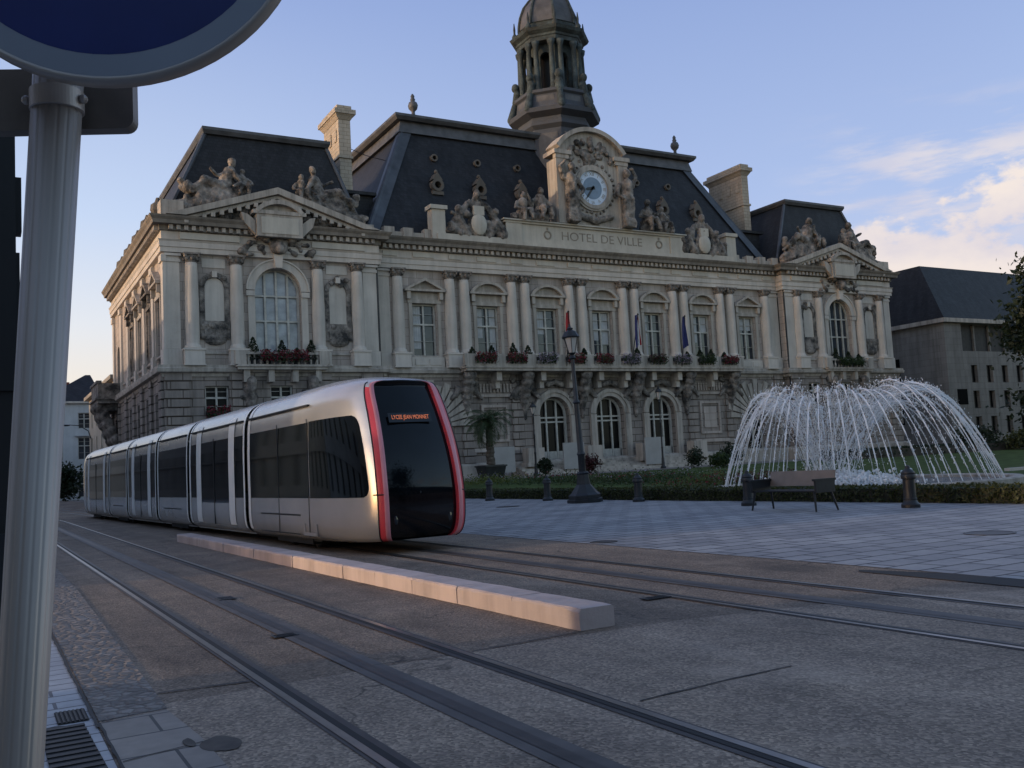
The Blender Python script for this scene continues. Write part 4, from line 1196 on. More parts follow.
for s in (-1,1):
    xi, xo = (22.4, 31.0) if s < 0 else (23.5, 31.3)
    m = MB(); m.frustum(tuple(sorted((s*20.3,s*33.9)))+(.9,25.6), tuple(sorted((s*xi,s*xo)))+(2.4,24.0), 18.6, 25.1); P(m, 'pavilion_roof', S['slate'])
    m = MB(); m.frustum(tuple(sorted((s*(xi-.1),s*(xo+.1))))+(2.2,24.2), tuple(sorted((s*(xi-.22),s*(xo+.22))))+(2.05,24.35), 25.1, 25.35); m.box(*sorted((s*(xi-.22),s*(xo+.22))),2.05,24.35,25.35,25.55); P(m, 'roof_edge', S['lead'])
    m = MB()
    for (xa,xb) in ((20.3,xi),(33.9,xo)): m.tube([(s*xa,.9,18.6),(s*xb,2.4,25.1)],.15,6)
    P(m, 'hip_cover', S['hip'])
    # lower link roof between pavilion and main roof
    m = MB(); m.box(*sorted((s*18.5,s*21.0)),3.5,20,18.4,22.2); m.box(*sorted((s*18.3,s*21.3)),3.2,20,22.2,22.45); P(m, 'link_roof', S['slate'])
    # chimney
    m = MB(); y1 = 7.6 if s < 0 else 8.9
    x0, x1 = (-20.75,-19.8) if s < 0 else (19.95,20.75)
    m.box(x0,x1,4.2,y1,19,28.2); ch = P(m, 'chimney', S['chimney'])
    m = MB(); m.frustum((x0-.02,x1+.02,4.18,y1+.02),(x0-.28,x1+.28,3.9,y1+.3),28.2,28.6); m.box(x0-.35,x1+.35,3.82,y1+.4,28.6,28.95); m.box(x0-.1,x1+.1,4.1,y1+.1,28.95,29.3); m.box(x0-.1,x1+.1,4.1,y1+.1,25.2,25.4)
    for k in range(3): m.box(x0-.08,x0+.02,4.6+k*1.2,5.1+k*1.2,26.6,27.5)
    m.build('chimney_cap', S['chimney'], ch)
# dark lumps (urns) along the left eaves
u_ = MB(LEFTM)
for u in (23.0,18.5,14.0,9.5,5.0):
    u_.box(u-.45,u+.45,-.3,.6,18.45,19.2); u_.lathe([(.3,19.2),(.5,19.6),(.45,20.0),(.2,20.2),(.1,20.5)],(u,.15,0),8)
P(u_, 'eaves_urn', S['towerstone'])
cb_ = MB(); cb_.tube([(-19.8,5.5,26.6),(-18.0,5.8,26.2),(-16.3,6.0,26.05)], .03, 4); P(cb_, 'roof_cable', S['iron'])

# ------------------------------------------------------------------ bell tower
TX, TY = 0.55, 7.0
tb = MB(); O8 = PI/8
def oct(mb, prof, n=8): mb.lathe(prof, (TX,TY,0), n, O8)
oct(tb, [(3.1,24),(3.1,30.3),(3.5,30.6),(3.5,30.9),(3.3,31.0),(3.3,31.3),(4.1,31.6),(4.2,31.95),(3.75,32.05),(3.5,32.3),(3.4,33.3),(3.65,33.45),(3.65,33.7),(2.6,33.8)])
tower = P(tb, 'bell_tower', S['tower'])
pn = MB()
for k in range(8):
    pn.M = Matrix.Translation((TX,TY,0)) @ Matrix.Rotation(k*PI/4, 4, 'Z')
    pn.box(2.86,2.92,-.85,.85,26.8,29.9); pn.box(3.13,3.2,-.8,.8,32.45,33.15)
pn.build('tower_panel', S['lead'], tower)
dr_ = MB()
for k in range(8):
    dr_.M = Matrix.Translation((TX,TY,0)) @ Matrix.Rotation(k*PI/4-PI/2+PI, 4, 'Z')
    dr_.wall(-.86,.86,33.8,38.3,-2.08,-1.7,[(0,.5,34.1,37.5,True)])
dr_.build('belfry', S['copper'], tower)
dk = MB(); oct(dk, [(1.2,33.8),(1.2,38.3)]); dk.build('belfry_core', S['darkglass'], tower)
c0 = MB(); c0.lathe([(.34,33.8),(.34,34.0),(.24,34.1),(.25,35.5),(.20,37.7),(.30,37.9),(.36,38.25)], n=10)
cols = None
for k in range(8):
    for dl_ in (-.14,.14):
        a_ = k*PI/4+O8+dl_; loc = (TX+2.8*math.cos(a_), TY+2.8*math.sin(a_), 0)
        if cols is None: cols = c0.build('tower_column', S['copper'], tower, True, loc=loc)
        else: part_copy(cols, tower, *(Vector(loc)-cols.location))
sc_ = MB()
for k in range(8):
    a_ = k*PI/4+O8; c_, s_ = math.cos(a_), math.sin(a_)
    sc_.capsule((TX+3.3*c_,TY+3.3*s_,33.6),(TX+3.25*c_,TY+3.25*s_,34.6),.42,.28); sc_.ball((TX+3.35*c_,TY+3.35*s_,34.95),.36,.36,.42); sc_.capsule((TX+3.9*c_,TY+3.9*s_,32.0),(TX+3.5*c_,TY+3.5*s_,33.3),.35,.28)
    sc_.ball((TX+3.2*c_,TY+3.2*s_,34.3),.4,.4,.3)
sc_.build('tower_ornament', S['copper'], tower, True)
sc_ = MB()
for k in range(8):
    a_ = k*PI/4+O8; sc_.lathe([(.2,39.2),(.28,39.7),(.1,40.0),(.12,40.4),(.04,41.0)],(TX+3.15*math.cos(a_),TY+3.15*math.sin(a_),0),6)
sc_.build('tower_finial', S['copper'], tower, True)
en = MB(); oct(en, [(2.2,38.2),(3.0,38.3),(3.0,38.65),(3.1,38.7),(3.1,38.9),(3.5,39.1),(3.65,39.35),(2.9,39.45),(2.75,39.5),(2.75,40.1),(2.85,40.15)])
en.build('tower_cornice', S['copper'], tower)
dm = MB(); oct(dm, [(2.7,40.1),(2.66,40.7),(2.5,41.5),(2.15,42.4),(1.6,43.1),(1.15,43.5),(1.25,43.6),(1.25,43.8),(.9,43.9),(.9,45.6),(1.2,45.8),(.7,46.6),(.2,47.4),(.08,49.4)])
dome = dm.build('dome', S['lead'], tower)
rb = MB()
for k in range(8):
    a_ = k*PI/4+O8; c_, s_ = math.cos(a_), math.sin(a_)
    rb.tube([(TX+r_*c_,TY+r_*s_,z_) for r_,z_ in ((2.75,40.1),(2.71,40.7),(2.55,41.5),(2.2,42.4),(1.65,43.1),(1.2,43.5))], .13, 6)
rb.build('dome_rib', S['copper'], tower)
# down pipes
dp = MB()
for x in (-19.86,19.86): dp.tube([(x,-.1,17.4),(x,-.1,1.0)],.07,6)
P(dp, 'down_pipe', S['iron'])
# ------------------------------------------------------------------ tram (local frame: nose at y=0, body runs to +y, x across)
tram = thing('tram', 'modern silver articulated tram with black glass front framed by two red bands', 'tram', (6.69, 15.05, 0), .035)
PROF = [(1.0,.20),(1.12,.28),(1.18,.42),(1.20,.65),(1.20,1.0),(1.20,1.35),(1.20,1.7),(1.195,2.05),(1.18,2.43),(1.165,2.62),(1.12,2.82),(1.02,2.98),(.86,3.1),(.62,3.19),(.32,3.235),(0,3.25)]
EDGE = [(.64,.17,.24),(.70,.09,.30),(.735,.03,.44),(.75,.0,.66),(.755,.0,1.0),(.75,.05,1.35),(.735,.13,1.7),(.715,.25,2.05),(.69,.42,2.43),(.68,.51,2.60),(.67,.60,2.76),(.655,.67,2.90),(.615,.72,3.00),(.45,.74,3.05),(.20,.75,3.06),(0,.75,3.06)]
YB = 2.45
def lerp_list(L, t):
    i = min(int(t), len(L)-2); f = t-i
    # catmull-rom
    g = lambda k: Vector(L[max(0, min(len(L)-1, k))])
    p0, p1, p2, p3 = g(i-1), g(i), g(i+1), g(i+2)
    return .5*((2*p1)+(p2-p0)*f+(2*p0-5*p1+4*p2-p3)*f*f+(3*p1-p0-p2*1.0-p0*0+p2*-2+0*p3 if False else (-p0+3*p1-3*p2+p3))*f*f*f)
PROF3 = [(x, z, 0) for x, z in PROF]
def nose(i, t):
    a = lerp_list(PROF3, i); b = lerp_list(EDGE, i)
    A = Vector((a.x, YB, a.y)); B = b
    C = Vector((a.x*.99+.01*b.x, b.y+.36, a.y*.75+b.z*.25))
    return A*(1-t)**2 + C*2*t*(1-t) + B*t*t
NI, NTt = 60, 40
parts = {k: MB() for k in ('body','cab_window','red_band','band_highlight')}
def idx(i): return i*(len(PROF)-1)/NI
def zof(i): return lerp_list(PROF3, idx(i)).y
for sx in (-1, 1):
    for i in range(NI):
        for j in range(NTt):
            q = [nose(idx(i), j/NTt), nose(idx(i+1), j/NTt), nose(idx(i+1), (j+1)/NTt), nose(idx(i), (j+1)/NTt)]
            zm = (zof(i)+zof(i+1))/2; tm = (j+.5)/NTt
            k = 'body'
            if tm > .91 and zm < 3.02: k = 'red_band'
            pts = [Vector((p.x*sx, p.y, p.z)) for p in q]
            parts[k].face(pts if sx > 0 else pts[::-1])
def section(mb, y0, y1, z_lo=0, z_hi=9, off=0.0, both=True, ends=False, n=45, side=0):
    for sx in (-1, 1):
        if side and sx != side: continue
        L = []
        for i in range(n+1):
            p = lerp_list(PROF3, i*(len(PROF)-1)/n)
            if z_lo <= p.y <= z_hi: L.append(p)
        rows = []
        for y in (y0, y1):
            r_ = []
            for p in L:
                nx = Vector((1, 0)) if p.y < 2.6 else Vector((max(.15,1-(p.y-2.6)*1.3), (p.y-2.6)*1.3)).normalized()
                r_.append(Vector((sx*(p.x+off*nx.x), y, p.y+off*nx.y)))
            rows.append(r_)
        mb.grid(rows if sx < 0 else rows[::-1])
ZL = (1.0, 2.46)
# module limits (local y)
mods = [(YB,6.5),(6.76,12.25),(12.51,16.7),(16.96,22.15),(22.41,26.45),(26.71,33.6)]
# first module body keeps the nose; everything silver below and above the glass
section(parts['body'], YB, 6.5, 0, ZL[0]+.02); section(parts['body'], YB, 6.5, ZL[1]-.03, 9)
bodyo = parts['body'].build('body', M['silver'], tram, auto=40)
# cab side window, rounded corners, laid 5 mm over the shell
ZI = [(zof(i), idx(i)) for i in range(NI+1)]
def i_of_z(z):
    for k in range(NI):
        if ZI[k][0] <= z <= ZI[k+1][0]:
            return ZI[k][1]+(ZI[k+1][1]-ZI[k][1])*(z-ZI[k][0])/max(1e-6, ZI[k+1][0]-ZI[k][0])
    return ZI[-1][1]
for sx in (-1, 1):
    m = MB(); rows = []
    for k in range(41):
        z = 1.0+1.44*k/40; lim = .80-.03*(z-1.0)
        d = max(0, abs(z-1.72)-.50)/.22; lim -= .085*(1-math.sqrt(max(0, 1-d*d)))
        r_ = []
        for j in range(31):
            t = .012+(lim-.012)*j/30; p = nose(i_of_z(z), t); q = nose(i_of_z(z), min(1, t+.01))
            tg = (q-p); nr = Vector((-tg.y, tg.x, 0)); nr = nr.normalized() if nr.length > 1e-7 else Vector((1,0,0))
            if nr.x < 0: nr = -nr
            p = p+nr*.006; r_.append(Vector((p.x*sx, p.y, p.z)))
        rows.append(r_)
    m.grid(rows if sx > 0 else rows[::-1]); m.build('cab_window', M['tramglass'], tram, auto=40)
parts['red_band'].build('red_band', M['red'], tram, auto=40)
# glazed front set back between the bands
fr = {'windscreen': MB(), 'front_panel': MB()}
NX = 16
def fade(i): return max(0.0, min(1.0, (12.6-idx(i))/1.2))
def inner(i): 
    b = lerp_list(EDGE, idx(i)); w_ = .085*min(1, b.x/.4); return b.x-w_, b.x-w_-.015*fade(i)
def front(i, u):
    b = lerp_list(EDGE, idx(i)); x = inner(i)[1]
    return Vector((x*u, b.y-.01+.085*fade(i)-.05*(1-u*u)*min(1, x/.5), b.z+.008*(1-u*u)))
for i in range(NI):
    for k in range(NX):
        u0_, u1_ = -1+2*k/NX, -1+2*(k+1)/NX
        fr['windscreen' if zof(i) > .98 else 'front_panel'].face([front(i,u0_),front(i,u1_),front(i+1,u1_),front(i+1,u0_)])
for sx in (-1,1):
    m = MB(); m2 = MB(); ra, rb_, rc, rd_ = [], [], [], []
    for i in range(NI+1):
        b = lerp_list(EDGE, idx(i)); a1, a2 = inner(i)
        ra.append(Vector((sx*b.x, b.y, b.z))); rb_.append(Vector((sx*(b.x*.5+a1*.5), b.y-.022, b.z))); rc.append(Vector((sx*a1, b.y-.012, b.z)))
        f_ = front(i, 1.0); rd_.append(Vector((sx*f_.x, f_.y, f_.z)))
    m.grid([ra, rb_, rc]); m.build('band_face', M['pinkred'], tram, auto=50)
    m2.grid([rc, rd_]); m2.build('band_reveal', M['red'], tram, auto=50)
fr['windscreen'].build('windscreen', M['tramglass'], tram, auto=50)
fp = fr['front_panel'].build('front_panel', M['black'], tram, auto=50)
m = MB(); m.face([(-.63,.17,.24),(.63,.17,.24),(1.0,YB,.2),(-1.0,YB,.2)][::-1]); m.box(-.98,.98,YB,6.5,.16,.2); m.build('underframe', M['under'], tram)
# dark seam around the bands
sm = MB()
for sx in (-1,1):
    for t in (.905,):
        sm.tube([(lambda p: (p.x*sx*1.002, p.y-.004, p.z))(nose(idx(i), t)) for i in range(0, 50)], .011, 5)
    sm.tube([(lambda p: (p.x*sx*1.003, p.y-.004, p.z))(nose(idx(16.4), t/20)) for t in range(17, 21)], .012, 5)
sm.build('band_seam', M['rubber'], tram)
# destination display
disp_m = bpy.data.materials.new('amber display'); disp_m.use_nodes = True
e_ = disp_m.node_tree.nodes['Principled BSDF']; e_.inputs['Base Color'].default_value = (.3,.08,.03,1); e_.inputs['Emission Color'].default_value = (1,.28,.13,1); e_.inputs['Emission Strength'].default_value = .5
zd = 2.36; b_ = None
for i in range(NI):
    if zof(i) <= zd: bi = i
yy = front(bi, 0).y
TILT = Matrix.Translation((-.03, yy-.05, zd)) @ Matrix.Rotation(R(-20), 4, 'X') @ FACE
dsp = MB(); dsp.v = [TILT @ Vector(p) for p in ((-.42,-.09,-.006),(.42,-.09,-.006),(.42,.09,-.006),(-.42,.09,-.006))]; dsp.f = [[0,1,2,3]]
dso = dsp.build('destination_display', M['black'], tram)
lt = text_mesh('display_text', 'LYCEE JEAN MONNET', .112, disp_m, dso, TILT @ Matrix.Scale(.66,4,(1,0,0)) @ Matrix.Translation((0,0,.006)), .001)
# wiper
wp = MB(); wp.tube([(-.05,front(20,0).y-.05,1.02),(-.02,front(26,0).y-.05,1.35),(.25,front(30,.3).y-.05,1.6)],.012,5); wp.build('wiper', M['rubber'], tram)
# headlights: slim clusters at the foot of each band
for sx in (-1,1):
    h = MB(); p = front(10, sx*.80); h.ball((p.x, p.y+.012, .60), .05, .03, .10, 8, 6); h.build('headlight', M['glass'], tram)
# passenger windows of the first module, door between cab and saloon
def glass_band(y0, y1, name='window', z0=ZL[0], z1=ZL[1], mat='tramglass'):
    for sx in (-1,1):
        m = MB(); section(m, y0, y1, z0-.02, z1+.02, .0, side=sx); m.build(name, M[mat], tram, auto=40)
def trim(y0, y1, z0, z1, name, mat, off=.006):
    for sx in (-1,1):
        m = MB(); section(m, y0, y1, z0, z1, off, side=sx); m.build(name, M[mat], tram, auto=40)
glass_band(YB, 6.5)
m = MB()
for sx in (-1,1):
    for y in (YB+.02, 4.3): m.box(sx*1.198, sx*1.206, y, y+.03, .28, 2.5)
    m.box(sx*1.198, sx*1.208, 3.0, 5.6, .66, .69); m.box(sx*1.198, sx*1.206, 3.0, 5.6, .30, .32)
    m.box(sx*1.12, sx*1.19, YB-.0, 6.5, 2.74, 2.775)
m.build('door_seam', M['rubber'], tram)
m = MB()
for sx in (-1,1): m.box(sx*1.2, sx*1.215, YB-.4, YB+.35, .30, .36); m.box(sx*1.2, sx*1.215, YB-.38, YB-.33, .30,.52); m.box(sx*1.2, sx*1.215, YB+.28, YB+.33, .30,.52)
m.build('door_step', M['silver'], tram)
# remaining modules
for k, (y0, y1) in enumerate(mods[1:]):
    door = k % 2 == 0
    m = MB(); section(m, y0, y1, 0, ZL[0]+.02); section(m, y0, y1, ZL[1]-.03, 9)
    m.box(-.98,.98,y0,y1,.17,.2)
    if k == 4: 
        # rear end closes with a rounded black tail
        pass
    m.build('body', M['silver'], tram, auto=40)
    glass_band(y0, y1)
    m = MB()
    for sx in (-1,1):
        m.box(sx*1.12, sx*1.19, y0+.2, y1-.2, 2.74, 2.775)
        if not door: m.box(sx*1.199, sx*1.207, y0+.9, y1-.9, .66, .69)
    m.build('roof_seam', M['rubber'], tram)
    trim(y0, y0+.12, .30, 3.3, 'end_trim', 'white', .008); trim(y1-.16, y1, .30, 3.3, 'end_trim', 'white', .008)
    if door:
        a = y0+.95; b = y1-.95
        for c in ((a-.1, a+.42), (b-.42, b+.1)): trim(c[0], c[1], .34, 2.9, 'door_post', 'white', .014)
        for sx in (-1,1):
            m = MB(); section(m, a+.44, b-.44, .34, 2.5, .010, side=sx); dro = m.build('door', M['tramglass'], tram, auto=40)
            m = MB(); section(m, a+.44, b-.44, .34, .98, .014, side=sx); m.build('door_panel', M['silver'], dro, auto=40)
            m = MB(); mid = (a+b)/2; m.box(sx*1.205, sx*1.222, mid-.02, mid+.02, .34, 2.48); m.build('door_leaf_seam', M['rubber'], dro)
trim(6.32, 6.5, .30, 3.3, 'end_trim', 'white', .008)
# gaiters between the modules
for (a, b) in ((6.5,6.76),(12.25,12.51),(16.7,16.96),(22.15,22.41),(26.45,26.71)):
    m = MB(); section(m, a-.01, b+.01, 0, 9, -.05); m.build('gaiter', M['rubber'], tram, auto=40)
# tail
m = MB()
rows = []
for t in range(9):
    f = t/8; sc_t = math.cos(f*PI/2*.62); y = 33.6+1.6*math.sin(f*PI/2)
    rows.append([Vector((p[0]*(.72+.28*sc_t**1.5)*sgn, y, .2+(p[1]-.2)*(.9+.1*sc_t))) for sgn, L in ((-1, PROF), (1, PROF[::-1])) for p in L])
ids = m.grid(rows); m.f.append(ids[-1]); m.build('tail', M['silver'], tram, auto=40)
# bogies
for y in (4.0, 14.6, 24.5, 31.5):
    m = MB(); m.box(-1.0,1.0,y-1.1,y+1.1,.1,.42); bo = m.build('bogie', M['under'], tram)
    for sx in (-1,1):
        for dy_ in (-.8,.8):
            m = MB(); mm = Matrix.Translation((sx*.72, y+dy_, .295)) @ Matrix.Rotation(PI/2,4,'Y'); m.M = mm; m.lathe([(.1,-.08),(.285,-.07),(.285,.06),(.1,.07)], n=18); m.build('wheel', M['rail'], bo)
# ------------------------------------------------------------------ near sign post and signal
def ray(px, py):
    return (fw + cr*((px-512)/F) - cu*((py-384)/F))
def on_axis(px, py, depth): return Vector((0,0,EYE)) + ray(px, py)*depth      # a point at a given distance in front of the lens
sp = thing('road_sign', 'round blue road sign with grey border on a fluted aluminium pole, close to the camera', 'road sign', (.02, 1.55, 0))
b0_ = on_axis(18, 768, 1.62); t0_ = on_axis(58, 86, 1.62); dv = (t0_-b0_)/(t0_.z-b0_.z)
foot = b0_ - dv*b0_.z; head = t0_ + dv*.62
base = Vector(sp.location)
def rel(p): return tuple(Vector(p)-base)
m = MB(); n = 144; rows = []
for p in (foot, head):
    rows.append([rel(p+Vector((math.cos(2*PI*k/n),math.sin(2*PI*k/n),0))*(.0405-.0012*max(0,math.cos(16*2*PI*k/n))**3)) for k in range(n)])
ids = m.grid(rows, closed=True); m.f.append(ids[1]); m.build('pole', M['alu'], sp, True)
# sign disc: faces the camera side, seen from below
RS = .325; dep = 1.545
cpx, cpy = 107, 88-197
ctr = on_axis(cpx, cpy, dep)
nv = Vector((-.36, -1, -.10)).normalized()
nv = Vector((-(fw.x), -(fw.y), 0)).normalized(); nv = (nv + Vector((.10,-.0,0))).normalized()
ux = Vector((0,0,1)).cross(nv).normalized(); uy = nv.cross(ux)
def disc(r, off): return [rel(ctr + ux*(r*math.cos(2*PI*k/72)) + uy*(r*math.sin(2*PI*k/72)) + nv*off) for k in range(72)]
m = MB(); m.face(disc(RS*.86, .0032)); m.build('sign_face', M['blue'], sp)
m = MB(); a_ = [m.vert(p) for p in disc(RS*.86,.003)]; b_ = [m.vert(p) for p in disc(RS*.972,.003)]
for k in range(72): m.f.append([a_[k],b_[k],b_[(k+1)%72],a_[(k+1)%72]])
m.build('sign_border', M['signgrey'], sp)
m = MB()
L = [disc(RS*.972,.003),disc(RS*.985,.007),disc(RS,.005),disc(RS,-.024),disc(RS*.97,-.026),disc(RS*.95,-.006),disc(.01,-.006)]
m.grid(L, closed=True); m.build('sign_rim', M['alu'], sp, True)
# back rails and clamp
m = MB()
bz = on_axis(70, 100, dep+.03)
def rail_pts(w_, h_, r_):
    o_ = []
    for (sx, sy, a0) in ((1,1,0),(-1,1,PI/2),(-1,-1,PI),(1,-1,3*PI/2)):
        for k in range(6):
            a = a0+PI/2*k/5; o_.append((sx*(w_-r_)+r_*math.cos(a), sy*(h_-r_)+r_*math.sin(a)))
    return o_
def railbody(c, w_, h_, d_):
    lo = [m.vert(rel(c + ux*x + uy*y - nv*.012)) for x, y in rail_pts(w_, h_, .018)]
    hi = [m.vert(rel(c + ux*x + uy*y - nv*(.012+d_))) for x, y in rail_pts(w_, h_, .018)]
    m.f.append(lo); m.f.append(hi[::-1])
    for k in range(len(lo)): m.f.append([lo[k], hi[k], hi[(k+1)%len(lo)], lo[(k+1)%len(lo)]])
railbody(on_axis(18, 97, 1.655), .192, .056, .03)
m.build('bracket', M['signback'], sp)
pc = b0_.lerp(t0_, 1.0) ; 
m = MB(); cpos = b0_ + dv*(on_axis(56,102,1.62).z-b0_.z)
m.M = Matrix.Translation(Vector(rel(cpos))); m.lathe([(.0412,-.018),(.0435,-.017),(.0435,.017),(.0412,.018)], n=48); m.M = None
for q in (-1,1):
    p = cpos + ux*(.047*q) + nv*.01; m.ball(rel(p), .008)
m.build('clamp', M['alu'], sp)
# traffic signal seen from behind at the left edge
tl = thing('traffic_light', 'black traffic signal seen edge-on at the left picture border behind the sign pole', 'traffic light', (-.02, 3.2, 0))
m = MB(); m.lathe([(.05,0),(.05,3.0)], (-.09,.0,0), 14); m.build('post', M['iron'], tl)
m = MB(); m.box(-.30,.118,-.05,.10,1.72,2.53); m.build('signal_head', M['rubber'], tl)
m = MB(); m.box(-.2,.128,-.04,.08,1.30,2.14); m.build('pedestrian_signal', M['rubber'], tl)
m = MB(); m.box(.0,.135,-.02,.05,2.21,2.38); m.build('visor', M['rubber'], tl)
m = MB(); m.box(-.2,.10,-.06,.09,.0,1.30); m.build('control_box', M['iron'], tl)

# ------------------------------------------------------------------ street furniture on the square
def bollard_mesh(t):
    m = MB(); m.lathe([(.20,0),(.20,.07),(.175,.10),(.15,.13),(.135,.2),(.128,.62),(.16,.64),(.165,.70),(.15,.73)], n=18); m.build('body', M['iron'], t, auto=35)
    m = MB(); m.lathe([(.15,.73),(.14,.78),(.09,.83),(.05,.85),(.055,.88),(.045,.915),(.012,.93)], n=14); m.build('finial', M['iron'], t, True)
    m = MB(); m.lathe([(.137,.16),(.145,.175),(.145,.20),(.136,.215)], n=18); m.build('collar', M['iron'], t)
bl = [('dark cast iron bollard in front of the potted palm, nearest to the tram', 18.11, 34.2), ('dark cast iron bollard just left of the tall lamp post', 18.5, 30.31),
      ('dark cast iron bollard just right of the tall lamp post', 18.57, 24.78), ('dark cast iron bollard at the left end of the bench', 17.67, 18.79), ('dark cast iron bollard standing alone right of the bench, before the fountain', 17.83, 13.92)]
b0b = None
for lb, x, y in bl:
    if b0b is None:
        b0b = thing('bollard', lb, 'bollard', (x,y,.01), 0, 'cast iron bollards along the square'); bollard_mesh(b0b); c = b0b
    else: c = dup_tree(b0b); c.location = (x,y,.01)
    c['label'] = lb
# lamp posts
def lamp(label, x, y, H, z=0.0, lean=0.0, big=True):
    t = thing('street_lamp', label, 'street lamp', (x,y,z), .4, 'lamp posts before the town hall'); t.rotation_euler = (0, lean, .0)
    k = H/6.2
    m = MB()
    if big: m.lathe([(.62,0),(.62,.12),(.56,.14),(.56,.26),(.46,.34),(.40,.42),(.24,.62),(.20,.95),(.22,1.0),(.16,1.06)], n=8, a0=PI/8)
    else: m.lathe([(.22,0),(.22,.2),(.13,.3),(.10,.9)], n=10)
    m.build('base', M['iron'], t)
    m = MB(); r_ = .12 if big else .07
    m.lathe([(r_*1.1,.9),(r_,1.6),(r_*1.25,1.65),(r_*.9,1.75),(r_*.72,3.4*k),(r_*1.1,3.45*k),(r_*.65,3.55*k),(r_*.5,H-1.25*k),(r_*1.0,H-1.2*k),(r_*.5,H-1.1*k),(r_*1.2,H-1.02*k)], n=12); m.build('shaft', M['iron'], t, auto=40)
    m = MB(); zl = H-1.02*k; s_ = .92 if big else .8
    m.lathe([(.13*s_,zl),(.27*s_,zl+.52*k)], n=6); m.build('lantern_glass', M['lampglass'], t)
    m = MB()
    for a in range(6):
        an = a*PI/3; m.tube([(.132*s_*math.cos(an),.132*s_*math.sin(an),zl),(.275*s_*math.cos(an),.275*s_*math.sin(an),zl+.52*k)],.014,4)
    m.lathe([(.32*s_,zl+.52*k),(.34*s_,zl+.56*k),(.22*s_,zl+.74*k),(.10*s_,zl+.80*k),(.12*s_,zl+.86*k),(.05*s_,zl+.90*k),(.03*s_,zl+1.02*k)], n=10)
    m.build('lantern_frame', M['iron'], t)
    return t
lg = NT('lantern glass'); lg.base((.45,.42,.38)); lg.rough(.12); M['lampglass'] = lg.m
lamp('tall dark lamp post with lantern and heavy octagonal foot standing in the square', 17.95, 26.97, 6.15, .01, -.035)
lamp('slim lamp post behind the palm, left of the left town hall door', 33.98, 57, 5.3, .5, 0, False)
lamp('slim lamp post with lantern in front of the right town hall door', 45.24, 57, 6.4, .45, 0, False)
# bench facing the tracks
bn = thing('bench', 'metal and wood bench with dark end panels in front of the hedge', 'bench', (16.5, 16.1, .01), 0)
m = MB()
for k in range(5): m.box(-.28+k*.115, -.19+k*.115, -1.0, 1.0, .44, .47)
m.build('seat', M['iron'], bn)
m = MB(); m.v = []; 
m.M = Matrix.Translation((.30,0,.55)) @ Matrix.Rotation(R(14),4,'Y'); m.box(-.015,.015,-1.0,1.0,.0,.36); m.M = None
m.build('backrest', M['benchpanel'], bn)
for sy in (-1,1):
    m = MB(); m.box(-.30,.30,sy*1.0-.03,sy*1.0+.03,.42,.70); m.box(-.34,.34,sy*1.0-.045,sy*1.0+.045,.68,.73); m.build('end_panel', M['iron'], bn)
    for lx, dx_ in ((-.26,-.06),(.26,.12)):
        m = MB(); m.tube([(lx,sy*.93,.44),(lx+dx_,sy*1.0,0)], [.03,.022], 6); m.build('leg', M['iron'], bn)

# ------------------------------------------------------------------ foliage helpers
def leafy(mb, c, rx, ry, rz, n, size, rng, shell=.55):
    for k in range(n):
        d = Vector((rng.gauss(0,1),rng.gauss(0,1),rng.gauss(0,1)))
        d.normalize(); r_ = rng.uniform(shell,1.0)*(1+.16*math.sin(d.x*5+c[0])*math.sin(d.z*6+d.y*5))
        mb.leaf((c[0]+d.x*rx*r_, c[1]+d.y*ry*r_, c[2]+d.z*rz*r_), size, rng)
# long clipped hedge bordering the square
hg = MB(); rg = random.Random(5)
def hedge_box(mb, x0, x1, y0, y1, z0, z1, n, size, rng):
    for k in range(n):
        f = rng.random()
        x = rng.uniform(x0,x1); y = rng.uniform(y0,y1); z = rng.uniform(z0,z1)
        if f < .4: z = z1+rng.gauss(0,.02)
        elif f < .8: x = x0+rng.gauss(0,.025)
        elif f < .9: x = x1
        else: y = rng.choice((y0,y1))
        mb.leaf((x,y,z), size, rng)
hedge_box(hg, 19.25, 20.1, 8.0, 60.0, .02, .38, 26000, .045, rg)
hedge = thing('hedge', 'long low clipped hedge bordering the paved square', 'hedge', (0,0,0))
hg.build('leaves', M['hedge'], hedge)
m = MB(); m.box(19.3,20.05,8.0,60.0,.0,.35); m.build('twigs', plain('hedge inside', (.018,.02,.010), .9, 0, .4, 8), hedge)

# ------------------------------------------------------------------ fountain
FC = Vector((25.05, 21.5, 0)); FR = 4.3
fo = thing('fountain', 'round fountain with a ring of tall white water jets arching inward', 'fountain', tuple(FC))
m = MB(); m.lathe([(FR+.55,0),(FR+.55,.24),(FR+.5,.28),(FR+.25,.28),(FR+.2,.24),(FR+.2,.05)], n=64, caps=False); m.build('basin', M['trim'], fo)
wm = NT('pool water'); wm.base((.05,.065,.06)); wm.rough(.12); wm.bump(wm.noise(wm.coord(), 9, 4), .8, .05); M['pool'] = wm.m
m = MB(); m.face([((FR+.2)*math.cos(2*PI*k/64),(FR+.2)*math.sin(2*PI*k/64),.17) for k in range(64)]); m.build('water', M['pool'], fo)
jm = NT('white water'); jm.base((.84,.85,.86)); jm.rough(.35); jm.b.inputs['Alpha'].default_value = .85; M['jet'] = jm.m
wind = Vector((-.50,.42,0))*.55
rg = random.Random(12)
NJ = 66
